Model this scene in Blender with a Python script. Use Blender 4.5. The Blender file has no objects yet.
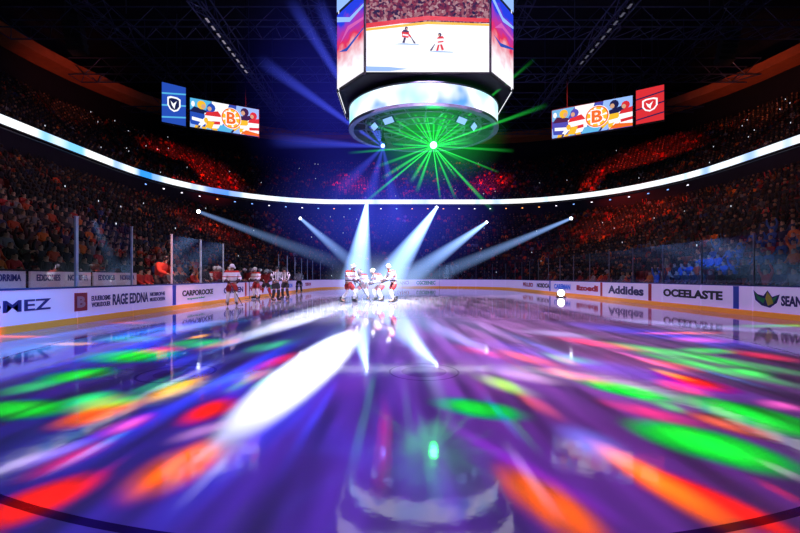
import bpy, math, random
import numpy as np
from mathutils import Vector, Matrix
random.seed(7); rng=np.random.default_rng(7)
S=bpy.context.scene
S.view_settings.view_transform='Standard'
COL=S.collection
F=390.0; CH=1.38; HZ=277.0
def W(px,py,d): return Vector(((px-400)*d/F, d, CH+(HZ-py)*d/F))
def FL(px,py):
    d=CH*F/(py-HZ); return Vector(((px-400)*d/F,d,0))
# ---------- camera
cam=bpy.data.cameras.new('camera'); co=bpy.data.objects.new('camera',cam); COL.objects.link(co)
co.location=(0,0,CH); co.rotation_euler=(math.pi/2,0,0); cam.lens=F/800*36; cam.sensor_width=36
cam.shift_y=10.5/800; cam.clip_end=400; S.camera=co
# ---------- materials
def mat(name,col=(.5,.5,.5),rough=.5,metal=0,emit=0,ecol=None,noise=0,nscale=8,spec=.5):
    m=bpy.data.materials.new(name); m.use_nodes=True; nt=m.node_tree
    b=nt.nodes['Principled BSDF']
    b.inputs['Base Color'].default_value=(*col,1); b.inputs['Roughness'].default_value=rough
    b.inputs['Metallic'].default_value=metal; b.inputs['Specular IOR Level'].default_value=spec
    if emit:
        b.inputs['Emission Color'].default_value=(*(ecol or col),1); b.inputs['Emission Strength'].default_value=emit
    if noise:
        n=nt.nodes.new('ShaderNodeTexNoise'); n.inputs['Scale'].default_value=nscale; n.inputs['Detail'].default_value=3
        tc=nt.nodes.new('ShaderNodeTexCoord'); nt.links.new(tc.outputs['Object'],n.inputs['Vector'])
        r=nt.nodes.new('ShaderNodeMix'); r.data_type='RGBA'
        r.inputs[6].default_value=(*[c*(1-noise) for c in col],1); r.inputs[7].default_value=(*[min(1,c*(1+noise)) for c in col],1)
        nt.links.new(n.outputs['Fac'],r.inputs[0]); nt.links.new(r.outputs[2],b.inputs['Base Color'])
    return m
def N(nt,t,**k):
    n=nt.nodes.new(t)
    for a,v in k.items(): setattr(n,a,v)
    return n
def math_(nt,op,a,b=None,clamp=False):
    n=N(nt,'ShaderNodeMath',operation=op); n.use_clamp=clamp
    for i,v in enumerate((a,b)):
        if v is None: continue
        if isinstance(v,(int,float)): n.inputs[i].default_value=v
        else: nt.links.new(v,n.inputs[i])
    return n.outputs[0]
# ---------- helpers
def finish(o,label=None,category=None,kind=None,group=None,parent=None):
    if label: o['label']=label
    if category: o['category']=category
    if kind: o['kind']=kind
    if group: o['group']=group
    if parent is not None: o.parent=parent
    return o
def obj(name,mesh,loc=(0,0,0),rot=None,mw=None,**k):
    o=bpy.data.objects.new(name,mesh); COL.objects.link(o)
    if mw is not None: o.matrix_world=mw
    else:
        o.location=loc
        if rot: o.rotation_euler=rot
    return finish(o,**k)
def empty(name,loc=(0,0,0),**k): return obj(name,None,loc,**k)
class MB:
    def __init__(s): s.v=[]; s.f=[]; s.m=[]
    def add(s,vs,fs,mi=0):
        o=len(s.v); s.v+= [tuple(v) for v in vs]; s.f+=[tuple(i+o for i in f) for f in fs]; s.m+=[mi]*len(fs); return s
    def box(s,c,d,mi=0,rot=None):
        x,y,z=[a/2 for a in d]; vs=[Vector((i*x,j*y,k*z)) for k in(-1,1) for j in(-1,1) for i in(-1,1)]
        if rot is not None: vs=[rot@v for v in vs]
        vs=[v+Vector(c) for v in vs]
        return s.add(vs,[(0,2,3,1),(4,5,7,6),(0,1,5,4),(2,6,7,3),(0,4,6,2),(1,3,7,5)],mi)
    def tube(s,pts,rad,n=8,mi=0,flat=1.0):
        pts=[Vector(p) for p in pts]; vs=[]
        for i,p in enumerate(pts):
            a=pts[max(i-1,0)]; b=pts[min(i+1,len(pts)-1)]; d=(b-a)
            if d.length<1e-6: d=Vector((0,0,1))
            d.normalize(); u=Vector((1,0,0)) if abs(d.x)<.9 else Vector((0,1,0))
            w=d.cross(u).normalized(); u=w.cross(d)
            r=rad[i] if isinstance(rad,(list,tuple)) else rad
            for k in range(n):
                t=2*math.pi*k/n; vs.append(p+u*math.cos(t)*r+w*math.sin(t)*r*flat)
        fs=[]
        for i in range(len(pts)-1):
            for k in range(n): fs.append((i*n+k,i*n+(k+1)%n,(i+1)*n+(k+1)%n,(i+1)*n+k))
        if n==6:
            o=(len(pts)-1)*n
            fs+=[(0,3,2,1),(0,5,4,3),(o,o+1,o+2,o+3),(o,o+3,o+4,o+5)]
        else:
            fs.append(tuple(range(n))[::-1]); fs.append(tuple((len(pts)-1)*n+k for k in range(n)))
        return s.add(vs,fs,mi)
    def ball(s,c,r,nu=10,nv=7,mi=0):
        c=Vector(c); r=Vector(r) if not isinstance(r,(int,float)) else Vector((r,r,r))
        vs=[]; fs=[]
        for j in range(nv+1):
            p=math.pi*(j/nv)*.98+.01
            for i in range(nu):
                t=2*math.pi*i/nu; vs.append((c.x+r.x*math.sin(p)*math.cos(t),c.y+r.y*math.sin(p)*math.sin(t),c.z+r.z*math.cos(p)))
        for j in range(nv):
            for i in range(nu): fs.append((j*nu+i,(j+1)*nu+i,(j+1)*nu+(i+1)%nu,j*nu+(i+1)%nu))
        return s.add(vs,fs,mi)
    def mesh(s,name,mats,smooth=False):
        m=bpy.data.meshes.new(name); m.from_pydata(s.v,[],s.f)
        for a in (mats if isinstance(mats,list) else [mats]): m.materials.append(a)
        m.polygons.foreach_set('material_index',s.m)
        if smooth: m.polygons.foreach_set('use_smooth',[True]*len(s.f))
        m.update(); return m
def skin_mesh(name,V,E,R,mats,root=0,sub=1,assign=None):
    m=bpy.data.meshes.new('t'); m.from_pydata([tuple(v) for v in V],E,[]); m.update()
    o=bpy.data.objects.new('t',m); COL.objects.link(o)
    o.modifiers.new('s','SKIN'); 
    sv=m.skin_vertices[0].data
    for i,r in enumerate(R):
        sv[i].radius=r if isinstance(r,tuple) else (r,r); sv[i].use_root=(i==root)
    if sub:
        sm=o.modifiers.new('u','SUBSURF'); sm.levels=sub
    dg=bpy.context.evaluated_depsgraph_get(); dg.update()
    out=bpy.data.meshes.new_from_object(o.evaluated_get(dg)); out.name=name
    bpy.data.objects.remove(o); out.materials.clear()
    for a in mats: out.materials.append(a)
    out.polygons.foreach_set('use_smooth',[True]*len(out.polygons))
    if assign:
        for p in out.polygons: p.material_index=assign(p.center)
    return out
def text_mesh(s,width,height,m,bold=.02,name='lettering'):
    c=bpy.data.curves.new('t','FONT'); c.body=s; c.size=1; c.extrude=.004; c.offset=bold; c.align_x='CENTER'; c.align_y='CENTER'; c.resolution_u=3
    o=bpy.data.objects.new('t',c); COL.objects.link(o)
    dg=bpy.context.evaluated_depsgraph_get(); dg.update()
    me=bpy.data.meshes.new_from_object(o.evaluated_get(dg)); bpy.data.objects.remove(o)
    co_=np.array([v.co[:] for v in me.vertices]); mn=co_.min(0); mx=co_.max(0)
    sc=[width/(mx[0]-mn[0]),height/(mx[1]-mn[1])]
    for v in me.vertices:
        v.co.x=(v.co.x-(mn[0]+mx[0])/2)*sc[0]; v.co.y=(v.co.y-(mn[1]+mx[1])/2)*sc[1]
    me.materials.clear(); me.materials.append(m); me.name=name; return me
def frame(loc,x,y):
    x=Vector(x).normalized(); y=Vector(y).normalized(); z=x.cross(y)
    M=Matrix((x,y,z)).transposed().to_4x4(); M.translation=Vector(loc); return M
# ---------- paths
def rr(hw,hl,R,cx,cy,ns=16,na=12):
    P=[]
    cs=[(cx+hw-R,cy+hl-R,0),(cx-hw+R,cy+hl-R,90),(cx-hw+R,cy-hl+R,180),(cx+hw-R,cy-hl+R,270)]
    for k,(a,b,t0) in enumerate(cs):
        for i in range(na): 
            t=math.radians(t0+90*i/na); P.append((a+R*math.cos(t),b+R*math.sin(t)))
        e=(a+R*math.cos(math.radians(t0+90)),b+R*math.sin(math.radians(t0+90)))
        a2,b2,t2=cs[(k+1)%4]; n=(a2+R*math.cos(math.radians(t2)),b2+R*math.sin(math.radians(t2)))
        for i in range(ns): P.append((e[0]+(n[0]-e[0])*i/ns,e[1]+(n[1]-e[1])*i/ns))
    return np.array(P)
RX,RY,RHW,RHL,RR=1.5,24.0,11.0,26.5,8.0
A=rr(RHW+1.7,RHL+1.7,RR+1.7,RX,RY)
B=rr(34.2,40.2,22,2.3,25)
C=rr(48,54,34,2.3,25)
def ring(path_lo,zlo,path_hi,zhi):
    n=len(path_lo); v=[(*p,zlo) for p in path_lo]+[(*p,zhi) for p in path_hi]
    f=[(i,(i+1)%n,n+(i+1)%n,n+i) for i in range(n)]; return v,f
def walk(path,step):
    n=len(path); q=np.vstack([path,path[:1]]); d=np.linalg.norm(np.diff(q,axis=0),axis=1); L=np.concatenate([[0],np.cumsum(d)])
    s=np.arange(0,L[-1],step); x=np.interp(s,L,q[:,0]); y=np.interp(s,L,q[:,1])
    i=np.clip(np.searchsorted(L,s,side='right')-1,0,n-1); t=(q[i+1]-q[i])/np.maximum(d[i][:,None],1e-6)
    return np.stack([x,y],1),t,s
# ---------- shell
m_conc=mat('dark_concrete',(.05,.045,.06),.85,noise=.4,nscale=2)
m_black=mat('black_paint',(.012,.012,.02),.8,noise=.3)
m_wall=mat('dark_wall',(.02,.015,.03),.9,noise=.3,nscale=1)
m_ceil=mat('dark_ceiling',(.008,.01,.022),.9,noise=.4,nscale=.6)
mb=MB(); mb.box((2.3,25,-.3),(120,130,.3)); obj('floor',mb.mesh('floor',m_conc),kind='structure')
mb=MB(); mb.box((2.3,25,38),(120,130,.4)); obj('ceiling',mb.mesh('ceiling',m_ceil),kind='structure')
for nm,c,d in (('wall_back',(2.3,84,19),(116,.5,38.6)),('wall_left',(-52,25,19),(.5,118,38.6)),('wall_right',(56,25,19),(.5,118,38.6)),('wall_front',(2.3,-32,19),(116,.5,38.6))):
    mb=MB(); mb.box(c,d); obj(nm,mb.mesh(nm,m_wall),kind='structure')
def tiers(P0,P1,h0,h1,nr):
    v=[];f=[];n=len(P0)
    for i in range(nr):
        a=P0+(P1-P0)*i/nr; b=P0+(P1-P0)*(i+1)/nr; h=h0+(h1-h0)*i/(nr-1)
        v+=[(*p,h) for p in a]+[(*p,h) for p in b]
    for k in range(2*nr-1):
        for i in range(n): f.append((k*n+i,k*n+(i+1)%n,(k+1)*n+(i+1)%n,(k+1)*n+i))
    return v,f
m_tier=mat('tier_concrete',(.05,.04,.06),.8,noise=.3,nscale=1.5)
NL,NU=24,19; HL0,HL1=.45,10.6; HU0,HU1=14.0,23.5
v,f=tiers(A,B,HL0,HL1,NL); mb=MB(); mb.add(v,f); v2,f2=ring(A,-.15,A,HL0); mb.add(v2,f2)
obj('seating_bowl',mb.mesh('lower_bowl',m_tier),label='stepped concrete lower seating bowl around the rink',category='grandstand')
Bo=rr(35,41,22.5,2.3,25)
v,f=tiers(Bo,C,HU0,HU1,NU); mb=MB(); mb.add(v,f); v2,f2=ring(B,12.8,Bo,14.0); mb.add(v2,f2)
obj('seating_bowl',mb.mesh('upper_bowl',m_tier),label='stepped concrete upper seating deck above the light ribbon',category='grandstand')
v,f=ring(B,HL1,B,13.3); mb=MB(); mb.add(v,f)
obj('trim_1',mb.mesh('suite_wall',m_wall),kind='structure')
m_fas=mat('rust_fascia',(.5,.12,.04),.7,noise=.3,nscale=1)
C1=rr(47.5,53.5,34,2.3,25); C2=rr(50,56,35,2.3,25)
mb=MB(); v,f=ring(C1,29.2,C1,30.4); mb.add(v,f); v,f=ring(C1,29.2,C2,29.0); mb.add(v,f)
obj('trim_2',mb.mesh('fascia',m_fas),kind='structure')
m_rib=bpy.data.materials.new('led_ribbon'); m_rib.use_nodes=True; nt=m_rib.node_tree; b=nt.nodes['Principled BSDF']
tc=N(nt,'ShaderNodeTexCoord'); mp=N(nt,'ShaderNodeMapping'); mp.inputs['Scale'].default_value=(.09,.09,0)
ns=N(nt,'ShaderNodeTexNoise'); ns.inputs['Scale'].default_value=1.9; ns.inputs['Detail'].default_value=2
cr=N(nt,'ShaderNodeValToRGB'); e=cr.color_ramp.elements; e[0].position=.36; e[0].color=(.03,.3,.95,1); e[1].position=.45; e[1].color=(.8,.9,1,1)
x=e.new(.6); x.color=(1,.97,.93,1); x=e.new(.68); x.color=(.2,.6,1,1)
for a,c in ((tc.outputs['Object'],mp.inputs[0]),(mp.outputs[0],ns.inputs['Vector']),(ns.outputs['Fac'],cr.inputs[0]),(cr.outputs[0],b.inputs['Emission Color'])): nt.links.new(a,c)
b.inputs['Base Color'].default_value=(.02,.02,.02,1); b.inputs['Emission Strength'].default_value=1.3
D=rr(33.8,39.8,21.8,2.3,25); D2=rr(34.1,40.1,21.9,2.3,25)
mb=MB(); v,f=ring(D,13.5,D,14.25); mb.add(v,f)
rb=obj('led_ribbon_board',mb.mesh('led_ribbon',m_rib),label='glowing white and blue ribbon display wrapping the balcony',category='display')
mb=MB()
for zz in (13.35,14.25):
    v,f=ring(D,zz,D,zz+.15); mb.add(v,f); v,f=ring(D,zz,D2,zz); mb.add(v,f); v,f=ring(D,zz+.15,D2,zz+.15); mb.add(v,f)
obj('ribbon_frame',mb.mesh('ribbon_frame',m_black),parent=rb)
# ---------- ice
m_ice=bpy.data.materials.new('ice'); m_ice.use_nodes=True; nt=m_ice.node_tree; b=nt.nodes['Principled BSDF']
tc=N(nt,'ShaderNodeTexCoord'); sep=N(nt,'ShaderNodeSeparateXYZ'); nt.links.new(tc.outputs['Object'],sep.inputs[0])
X,Y=sep.outputs[0],sep.outputs[1]
def dist(cx,cy):
    return math_(nt,'SQRT',math_(nt,'ADD',math_(nt,'POWER',math_(nt,'SUBTRACT',X,cx),2),math_(nt,'POWER',math_(nt,'SUBTRACT',Y,cy),2)))
def band(v,c,w): return math_(nt,'LESS_THAN',math_(nt,'ABSOLUTE',math_(nt,'SUBTRACT',v,c)),w)
ICE=(.46,.46,.52)
cur=None
def over(mask,col):
    global cur
    m=N(nt,'ShaderNodeMix',data_type='RGBA'); nt.links.new(mask,m.inputs[0])
    if cur is None: m.inputs[6].default_value=(*ICE,1)
    else: nt.links.new(cur,m.inputs[6])
    m.inputs[7].default_value=(*col,1); cur=m.outputs[2]
over(band(Y,15.5,.12),(.15,.18,.42)); over(band(Y,32.5,.15),(.1,.15,.4)); over(band(Y,24,.12),(.4,.12,.15))
d1=dist(.12,9.3); over(band(d1,7.35,.03),(.08,.05,.12)); d1=dist(.35,5.7); over(math_(nt,'LESS_THAN',d1,.33),(.30,.24,.34)); over(band(d1,.5,.015),(.25,.2,.3))
d1=dist(-3.2,5.6); over(band(d1,.5,.018),(.22,.2,.32)); over(math_(nt,'LESS_THAN',d1,.3),(.32,.28,.38))
ns=N(nt,'ShaderNodeTexNoise'); ns.inputs['Scale'].default_value=2.2; ns.inputs['Detail'].default_value=7; ns.inputs['Roughness'].default_value=.6; nt.links.new(tc.outputs['Object'],ns.inputs['Vector'])
mr=N(nt,'ShaderNodeMapRange'); mr.inputs[1].default_value=.3; mr.inputs[2].default_value=.7; mr.inputs[3].default_value=.015; mr.inputs[4].default_value=.085; nt.links.new(ns.outputs['Fac'],mr.inputs[0]); nt.links.new(mr.outputs[0],b.inputs['Roughness'])
bm=N(nt,'ShaderNodeBump'); bm.inputs['Strength'].default_value=.035; bm.inputs['Distance'].default_value=.02
ns2=N(nt,'ShaderNodeTexNoise'); ns2.inputs['Scale'].default_value=7; ns2.inputs['Detail'].default_value=5; nt.links.new(tc.outputs['Object'],ns2.inputs['Vector'])
nt.links.new(ns2.outputs['Fac'],bm.inputs['Height']); nt.links.new(bm.outputs[0],b.inputs['Normal'])
nt.links.new(cur,b.inputs['Base Color']); b.inputs['IOR'].default_value=1.6; b.inputs['Specular IOR Level'].default_value=1.0
IP=rr(RHW+.02,RHL+.02,RR,RX,RY); n=len(IP)
mb=MB(); mb.add([(*p,0) for p in IP]+[(*p,-.15) for p in IP],[tuple(range(n))]+[(i,n+i,n+(i+1)%n,(i+1)%n) for i in range(n)])
obj('ice_sheet',mb.mesh('ice_sheet',m_ice),label='glossy hockey rink ice with painted lines and face-off circle',category='ice rink')
# ---------- boards
m_board_glow=mat('board_white_glow',(.72,.66,.85),.35,emit=.32,ecol=(.62,.42,.95))  # violet glow added so the panels look lit; no lamp behind them
m_kick=mat('kick_yellow_glow',(.8,.32,.03),.4,emit=.2,ecol=(1,.35,.03))  # orange glow added to the kick plate as well
m_cap=mat('cap_rail_blue',(.03,.05,.25),.4)
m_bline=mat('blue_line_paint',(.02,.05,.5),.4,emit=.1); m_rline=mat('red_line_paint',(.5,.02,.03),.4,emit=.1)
m_steel=mat('brushed_steel',(.7,.7,.78),.4,metal=.2); m_steeld=mat('dark_steel',(.2,.2,.26),.4,metal=.2)
m_glass=bpy.data.materials.new('rink_glass'); m_glass.use_nodes=True; nt=m_glass.node_tree; nt.nodes.clear()
o_=N(nt,'ShaderNodeOutputMaterial'); mx=N(nt,'ShaderNodeMixShader'); t_=N(nt,'ShaderNodeBsdfTransparent'); g_=N(nt,'ShaderNodeBsdfGlossy'); g_.inputs['Roughness'].default_value=.02
t_.inputs[0].default_value=(.93,.96,.97,1); mx.inputs[0].default_value=.035
nt.links.new(t_.outputs[0],mx.inputs[1]); nt.links.new(g_.outputs[0],mx.inputs[2]); nt.links.new(mx.outputs[0],o_.inputs[0])
BP=rr(RHW,RHL,RR,RX,RY,ns=40,na=24)
q=np.vstack([BP,BP[:1]]); dd=np.linalg.norm(np.diff(q,axis=0),axis=1); LL=np.concatenate([[0],np.cumsum(dd)]); PER=LL[-1]
def pp(s):
    s=s%PER; x=np.interp(s,LL,q[:,0]); y=np.interp(s,LL,q[:,1]); s2=(s+.05)%PER
    x2=np.interp(s2,LL,q[:,0]); y2=np.interp(s2,LL,q[:,1]); t=np.array([x2-x,y2-y]); t/=np.linalg.norm(t); return np.array([x,y]),t,np.array([-t[1],t[0]])
def sweep(mb,s0,s1,prof,k=7,mi=0):
    vs=[];m=len(prof)
    for i in range(k):
        p,t,nn=pp(s0+(s1-s0)*i/(k-1)); 
        for (o,z) in prof: vs.append((p[0]-nn[0]*o,p[1]-nn[1]*o,z))
    fs=[(i*m+j,i*m+(j+1)%m,(i+1)*m+(j+1)%m,(i+1)*m+j) for i in range(k-1) for j in range(m)]
    fs+=[tuple(range(m))[::-1],tuple((k-1)*m+j for j in range(m))]
    mb.add(vs,fs,mi)
NS=round(PER/2.4); ST=PER/NS
panels=[]
for i in range(NS):
    s0=i*ST+.012;s1=(i+1)*ST-.012; pc,t,nn=pp((s0+s1)/2)
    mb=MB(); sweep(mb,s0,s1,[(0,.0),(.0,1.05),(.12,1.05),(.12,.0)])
    pn=obj('dasher_board_panel',mb.mesh('dasher_board',m_board_glow),label='white dasher board panel with orange kick plate at the ice edge',category='rink board',group='dasher boards around the rink')
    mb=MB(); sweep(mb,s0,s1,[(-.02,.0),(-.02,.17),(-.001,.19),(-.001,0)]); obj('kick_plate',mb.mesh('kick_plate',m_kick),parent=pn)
    mb=MB(); sweep(mb,s0,s1,[(-.025,1.05),(-.035,1.075),(-.025,1.10),(.13,1.10),(.14,1.075),(.13,1.05)]); obj('cap_rail',mb.mesh('cap_rail',m_cap),parent=pn)
    panels.append((pc,nn,pn))
    left=pc[0]<-9.3
    if left and (13.9<pc[1]<15.9 or 20<pc[1]<31): continue
    if pc[1]<2: continue
    top=3.15 if pc[0]<-9 else 2.9
    mb=MB(); sweep(mb,s0+.005,s1-.005,[(.03,1.1),(.03,top),(.045,top),(.045,1.1)])
    gp=obj('glass_pane',mb.mesh('glass_pane',m_glass),label='tall clear safety glass pane on the rink boards',category='glass pane',group='safety glass panes')
    for sa in (s0-.01,) if not left else (s0-.01,s1-.03):
        p0,t0,n0=pp(sa); rot=Matrix.Rotation(math.atan2(t0[1],t0[0]),3,'Z'); wd=.045 if left else .03
        mb=MB(); mb.box((p0[0]-n0[0]*.04,p0[1]-n0[1]*.04,(1.1+top)/2),(wd,.06,top-1.1),0,rot); mb.box((p0[0]-n0[0]*.04,p0[1]-n0[1]*.04,top+.01),(wd+.02,.08,.03),0,rot)
        obj('post',mb.mesh('glass_post',m_steel if left else m_steeld),parent=gp,label='slim steel glass support post')
def nearest_panel(x,y): return min(panels,key=lambda a:(a[0][0]-x)**2+(a[0][1]-y)**2)[2]
def put_text(s,side,a,b_,zc,h,m,bold=.02,off=.012):
    w=abs(b_-a); me=text_mesh(s,w,h,m,bold); c=(a+b_)/2
    if side=='L': M=frame((RX-RHW+off,c,zc),(0,1,0),(0,0,1)); xy=(RX-RHW,c)
    elif side=='R': M=frame((RX+RHW-off,c,zc),(0,-1,0),(0,0,1)); xy=(RX+RHW,c)
    else: M=frame((c,RY+RHL-off,zc),(1,0,0),(0,0,1)); xy=(c,RY+RHL)
    o=obj('lettering',me,mw=M,parent=nearest_panel(*xy)); o.matrix_world=M; return o
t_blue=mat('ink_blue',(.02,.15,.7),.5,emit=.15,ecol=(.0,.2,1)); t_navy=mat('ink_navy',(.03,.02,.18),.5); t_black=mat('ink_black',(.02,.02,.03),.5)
t_red=mat('ink_red',(.7,.03,.05),.5); t_green=mat('ink_green',(.02,.4,.12),.5); t_yel=mat('ink_yellow',(.9,.7,.05),.5); t_pink=mat('ink_pink',(.9,.35,.4),.5)
put_text('GOMEZ','L',8.25,10.6,.66,.3,t_navy,.02)
put_text('B','L',11.45,11.75,.64,.34,t_pink,.05,.025)
put_text('EUUEROSMS','L',12.0,12.78,.72,.16,t_navy,.03); put_text('WORUDOUER','L',12.0,12.78,.52,.15,t_navy,.03)
put_text('RAGE EDDNA','L',12.88,14.7,.63,.38,t_navy,.03)
put_text('NIOBROFHE','L',14.8,15.75,.72,.15,t_navy,.03); put_text('MUEDOEEEN','L',14.8,15.75,.52,.15,t_navy,.03)
put_text('CARPOROCKE','L',17.0,19.8,.66,.26,t_black,.04); 
put_text('aspenrider','L',17.4,19.0,.4,.12,t_green)
for k,(s,c) in enumerate((('CGCEEN',t_navy),('NORTHER',t_red),('FIELDOR',t_green),('MOTREON',t_blue),('ARLEEN',t_black),('TESSON',t_red))):
    put_text(s,'L',21+k*3.6,23.6+k*3.6,.64,.34,c,.04)
put_text('SEANE','R',12.78,11.95,.6,.34,t_navy,.04)
put_text('OCEELASTE','R',18.5,15.1,.65,.36,t_black,.05)
put_text('Addides','R',23.4,20.0,.64,.48,t_navy,.04)
for k,(s,c) in enumerate((('iizoedi',t_red),('CAREMAN',t_blue),('NOSOCA',t_black),('PELLEO',t_red))):
    put_text(s,'R',27.6+k*4,24.6+k*4,.64,.4,c,.05)
for k,(s,c) in enumerate((('CUREMETE',t_navy),('ROZANO',t_red),('CGCEENEC',t_green),('eamiscos',t_black))):
    put_text(s,'F',-4.7+k*3.4,-2.2+k*3.4,.64,.5,c,.05)
def emblem(side,c,zc,parts,sc=1.0):
    mb=MB()
    for k,(pts,mi) in enumerate(parts): mb.add([(x*sc,y*sc,.004*k) for x,y in pts],[tuple(range(len(pts)))],mi)
    me=mb.mesh('board_emblem',[t_green,t_yel,t_navy,t_red])
    M=frame((RX+RHW-.012,c,zc),(0,-1,0),(0,0,1)) if side=='R' else frame((RX-RHW+.012,c,zc),(0,1,0),(0,0,1))
    o=obj('emblem',me,mw=M,parent=nearest_panel(RX+RHW if side=='R' else RX-RHW,c)); o.matrix_world=M
emblem('R',13.28,.64,[([(-.42,.24),(-.36,-.05),(-.16,-.2),(.1,-.25),(.3,-.1),(.38,.14),(.16,.06),(.02,.24),(-.1,.08),(-.28,.12)],2),([(-.38,.2),(-.3,-.02),(-.1,-.14),(-.04,.0),(-.18,.03),(-.28,.08)],0),([(.02,.2),(-.04,.02),(.04,-.2),(.2,-.12),(.16,.03)],1),([(.16,.0),(.22,-.1),(.33,.1)],0)],1.2)
emblem('L',11.6,.64,[([(-.24,-.27),(.24,-.27),(.24,.27),(-.24,.27)],3)])
for side,y,m_ in (('L',16.4,0),('R',14.5,0),('R',19.5,1),('L',24,1),('R',24.2,1),('L',32.5,0),('R',32.5,0)):
    x=RX-RHW+.008 if side=='L' else RX+RHW-.008
    mb2=MB(); mb2.box((x,y,.62),(.012,.24,.84)); o=obj('line_stripe',mb2.mesh('line_stripe',[m_bline,m_rline][m_]),parent=nearest_panel(x,y))
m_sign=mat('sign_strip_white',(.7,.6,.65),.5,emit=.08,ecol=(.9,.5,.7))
for k in range(4):
    y0=6.6+k*2.35
    mb=MB(); mb.box((-10.75,y0+1.12,.85),(.06,2.2,1.4)); mb.box((-10.72,y0+1.12,1.57),(.1,2.24,.05),1)
    o=obj('sign_board',mb.mesh('sign_board',[m_sign,m_black]),label='white advertising sign strip behind the rink glass',category='sign',group='signs behind the glass')
    for j,tx in enumerate(('EDDOMES','NORRIMA')):
        M=frame((-10.71,y0+.6+j*1.08,1.36),(0,1,0),(0,0,1)); t_o=obj('lettering',text_mesh(tx,.8,.2,t_navy,.03),mw=M,parent=o)
# ---------- spectators
m_skin=mat('skin',(.45,.25,.17),.6); m_pants=mat('dark_trousers',(.03,.03,.05),.8); m_hair=mat('dark_hair',(.04,.025,.015),.8)
m_shirt=bpy.data.materials.new('shirt'); m_shirt.use_nodes=True; nt=m_shirt.node_tree; b=nt.nodes['Principled BSDF']; b.inputs['Roughness'].default_value=.85
oi=N(nt,'ShaderNodeObjectInfo'); nt.links.new(oi.outputs['Color'],b.inputs['Base Color'])
def spectator_mesh(kind):
    V=[(0,0,.50),(0,.03,.72),(0,.02,.93),(0,0,1.07),(0,-.02,1.15),(0,-.02,1.26)]
    R=[(.15,.12),(.15,.11),(.17,.11),(.06,.06),(.085,.095),(.06,.07)]
    E=[(0,1),(1,2),(2,3),(3,4),(4,5)]
    for sg in (-1,1):
        i=len(V)
        if kind=='sit': arm=[(sg*.19,.02,.98),(sg*.25,-.03,.75),(sg*.18,-.25,.62),(sg*.12,-.33,.60)]
        elif kind=='clap': arm=[(sg*.19,.02,.98),(sg*.27,-.12,.80),(sg*.1,-.32,.95),(sg*.03,-.38,1.0)]
        else: arm=[(sg*.19,.02,.99),(sg*.3,-.02,1.2),(sg*.25,-.08,1.42),(sg*.24,-.1,1.5)]
        V+=arm; R+=[.065,.05,.038,.04]; E+=[(2,i),(i,i+1),(i+1,i+2),(i+2,i+3)]
        j=len(V); V+=[(sg*.1,-.05,.48),(sg*.13,-.42,.52),(sg*.13,-.43,.12),(sg*.13,-.55,.05)]; R+=[.09,.065,.045,.04]; E+=[(0,j),(j,j+1),(j+1,j+2),(j+2,j+3)]
    def asg(c):
        if c.z>1.2 and (c.y>-.05 or c.z>1.27) and abs(c.x)<.14: return 3
        if c.z>1.06 and abs(c.x)<.14: return 0
        if kind=='up' and c.z>1.44: return 0
        if kind=='sit' and c.y<-.27 and c.z>.56 and abs(c.x)<.17 : return 0
        if kind=='clap' and c.y<-.3 and c.z>.8: return 0
        if c.z<.56 or c.y<-.2 and c.z<.58: return 2
        return 1
    return skin_mesh('spectator_'+kind,V,E,R,[m_skin,m_shirt,m_pants,m_hair],0,1,asg)
SPM=[spectator_mesh(k) for k in ('sit','clap','up')]
m_seat=mat('red_plastic_seat',(.22,.015,.015),.45)
def seat_mb():
    mb=MB(); mb.box((0,-.02,.43),(.46,.42,.05)); mb.box((0,.22,.66),(.46,.05,.46),0,Matrix.Rotation(-.15,3,'X')); 
    return mb
mb=seat_mb()
for sx in(-.25,.25): mb.box((sx,.0,.6),(.04,.34,.04),1); mb.box((sx,.1,.3),(.04,.06,.6),1)
SEATM=mb.mesh('arena_seat',[m_seat,m_black])
def lowp(kind):
    mb=MB()
    mb.tube([(0,0,.45),(0,.03,.72),(0,.02,.95),(0,0,1.06)],[.15,.16,.19,.07],6,1,.65)
    mb.tube([(0,-.02,1.06),(0,-.02,1.14),(0,-.02,1.23)],[.06,.1,.085],6,0); mb.tube([(0,0,1.2),(0,0,1.29)],[.1,.05],6,3)
    for sg in(-1,1):
        a={'sit':[(sg*.2,.02,.98),(sg*.26,-.03,.75),(sg*.14,-.3,.62)],'up':[(sg*.2,.02,.98),(sg*.3,-.02,1.2),(sg*.24,-.1,1.48)]}[kind]
        mb.tube(a,[.06,.05,.04],6,1); mb.tube([(sg*.1,-.05,.48),(sg*.13,-.42,.5),(sg*.13,-.44,.05)],[.09,.07,.05],6,2)
    V=np.array(mb.v); Fc=np.array(mb.f); vm=np.zeros(len(V),int)
    for fc,mi in zip(mb.f,mb.m):
        for k in fc: vm[k]=mi
    return V,Fc,vm
LP=[lowp('sit'),lowp('up')]
sb=seat_mb(); SV=np.array(sb.v); SF=np.array(sb.f)
spots=[]
for (P0,P1,h0,h1,nr) in ((A,B,HL0,HL1,NL),(Bo,C,HU0,HU1,NU)):
    for i in range(nr):
        pth=P0+(P1-P0)*(i+.55)/nr; h=h0+(h1-h0)*i/(nr-1)
        p,t,s=walk(pth,.56)
        ai=np.linspace(0,1,len(p)); 
        for k in range(len(p)):
            x,y=p[k]
            if y<7 or abs(x)>1.06*y+3: continue
            if (ai[k]*40)%1<.06: continue
            spots.append((x,y,h,math.atan2(t[k][1],t[k][0])))
spots=np.array(spots); spots[:,3]+=math.pi
d=np.hypot(spots[:,0],spots[:,1]); spots=spots[np.argsort(d)]
occ=rng.random(len(spots))<.86
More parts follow.
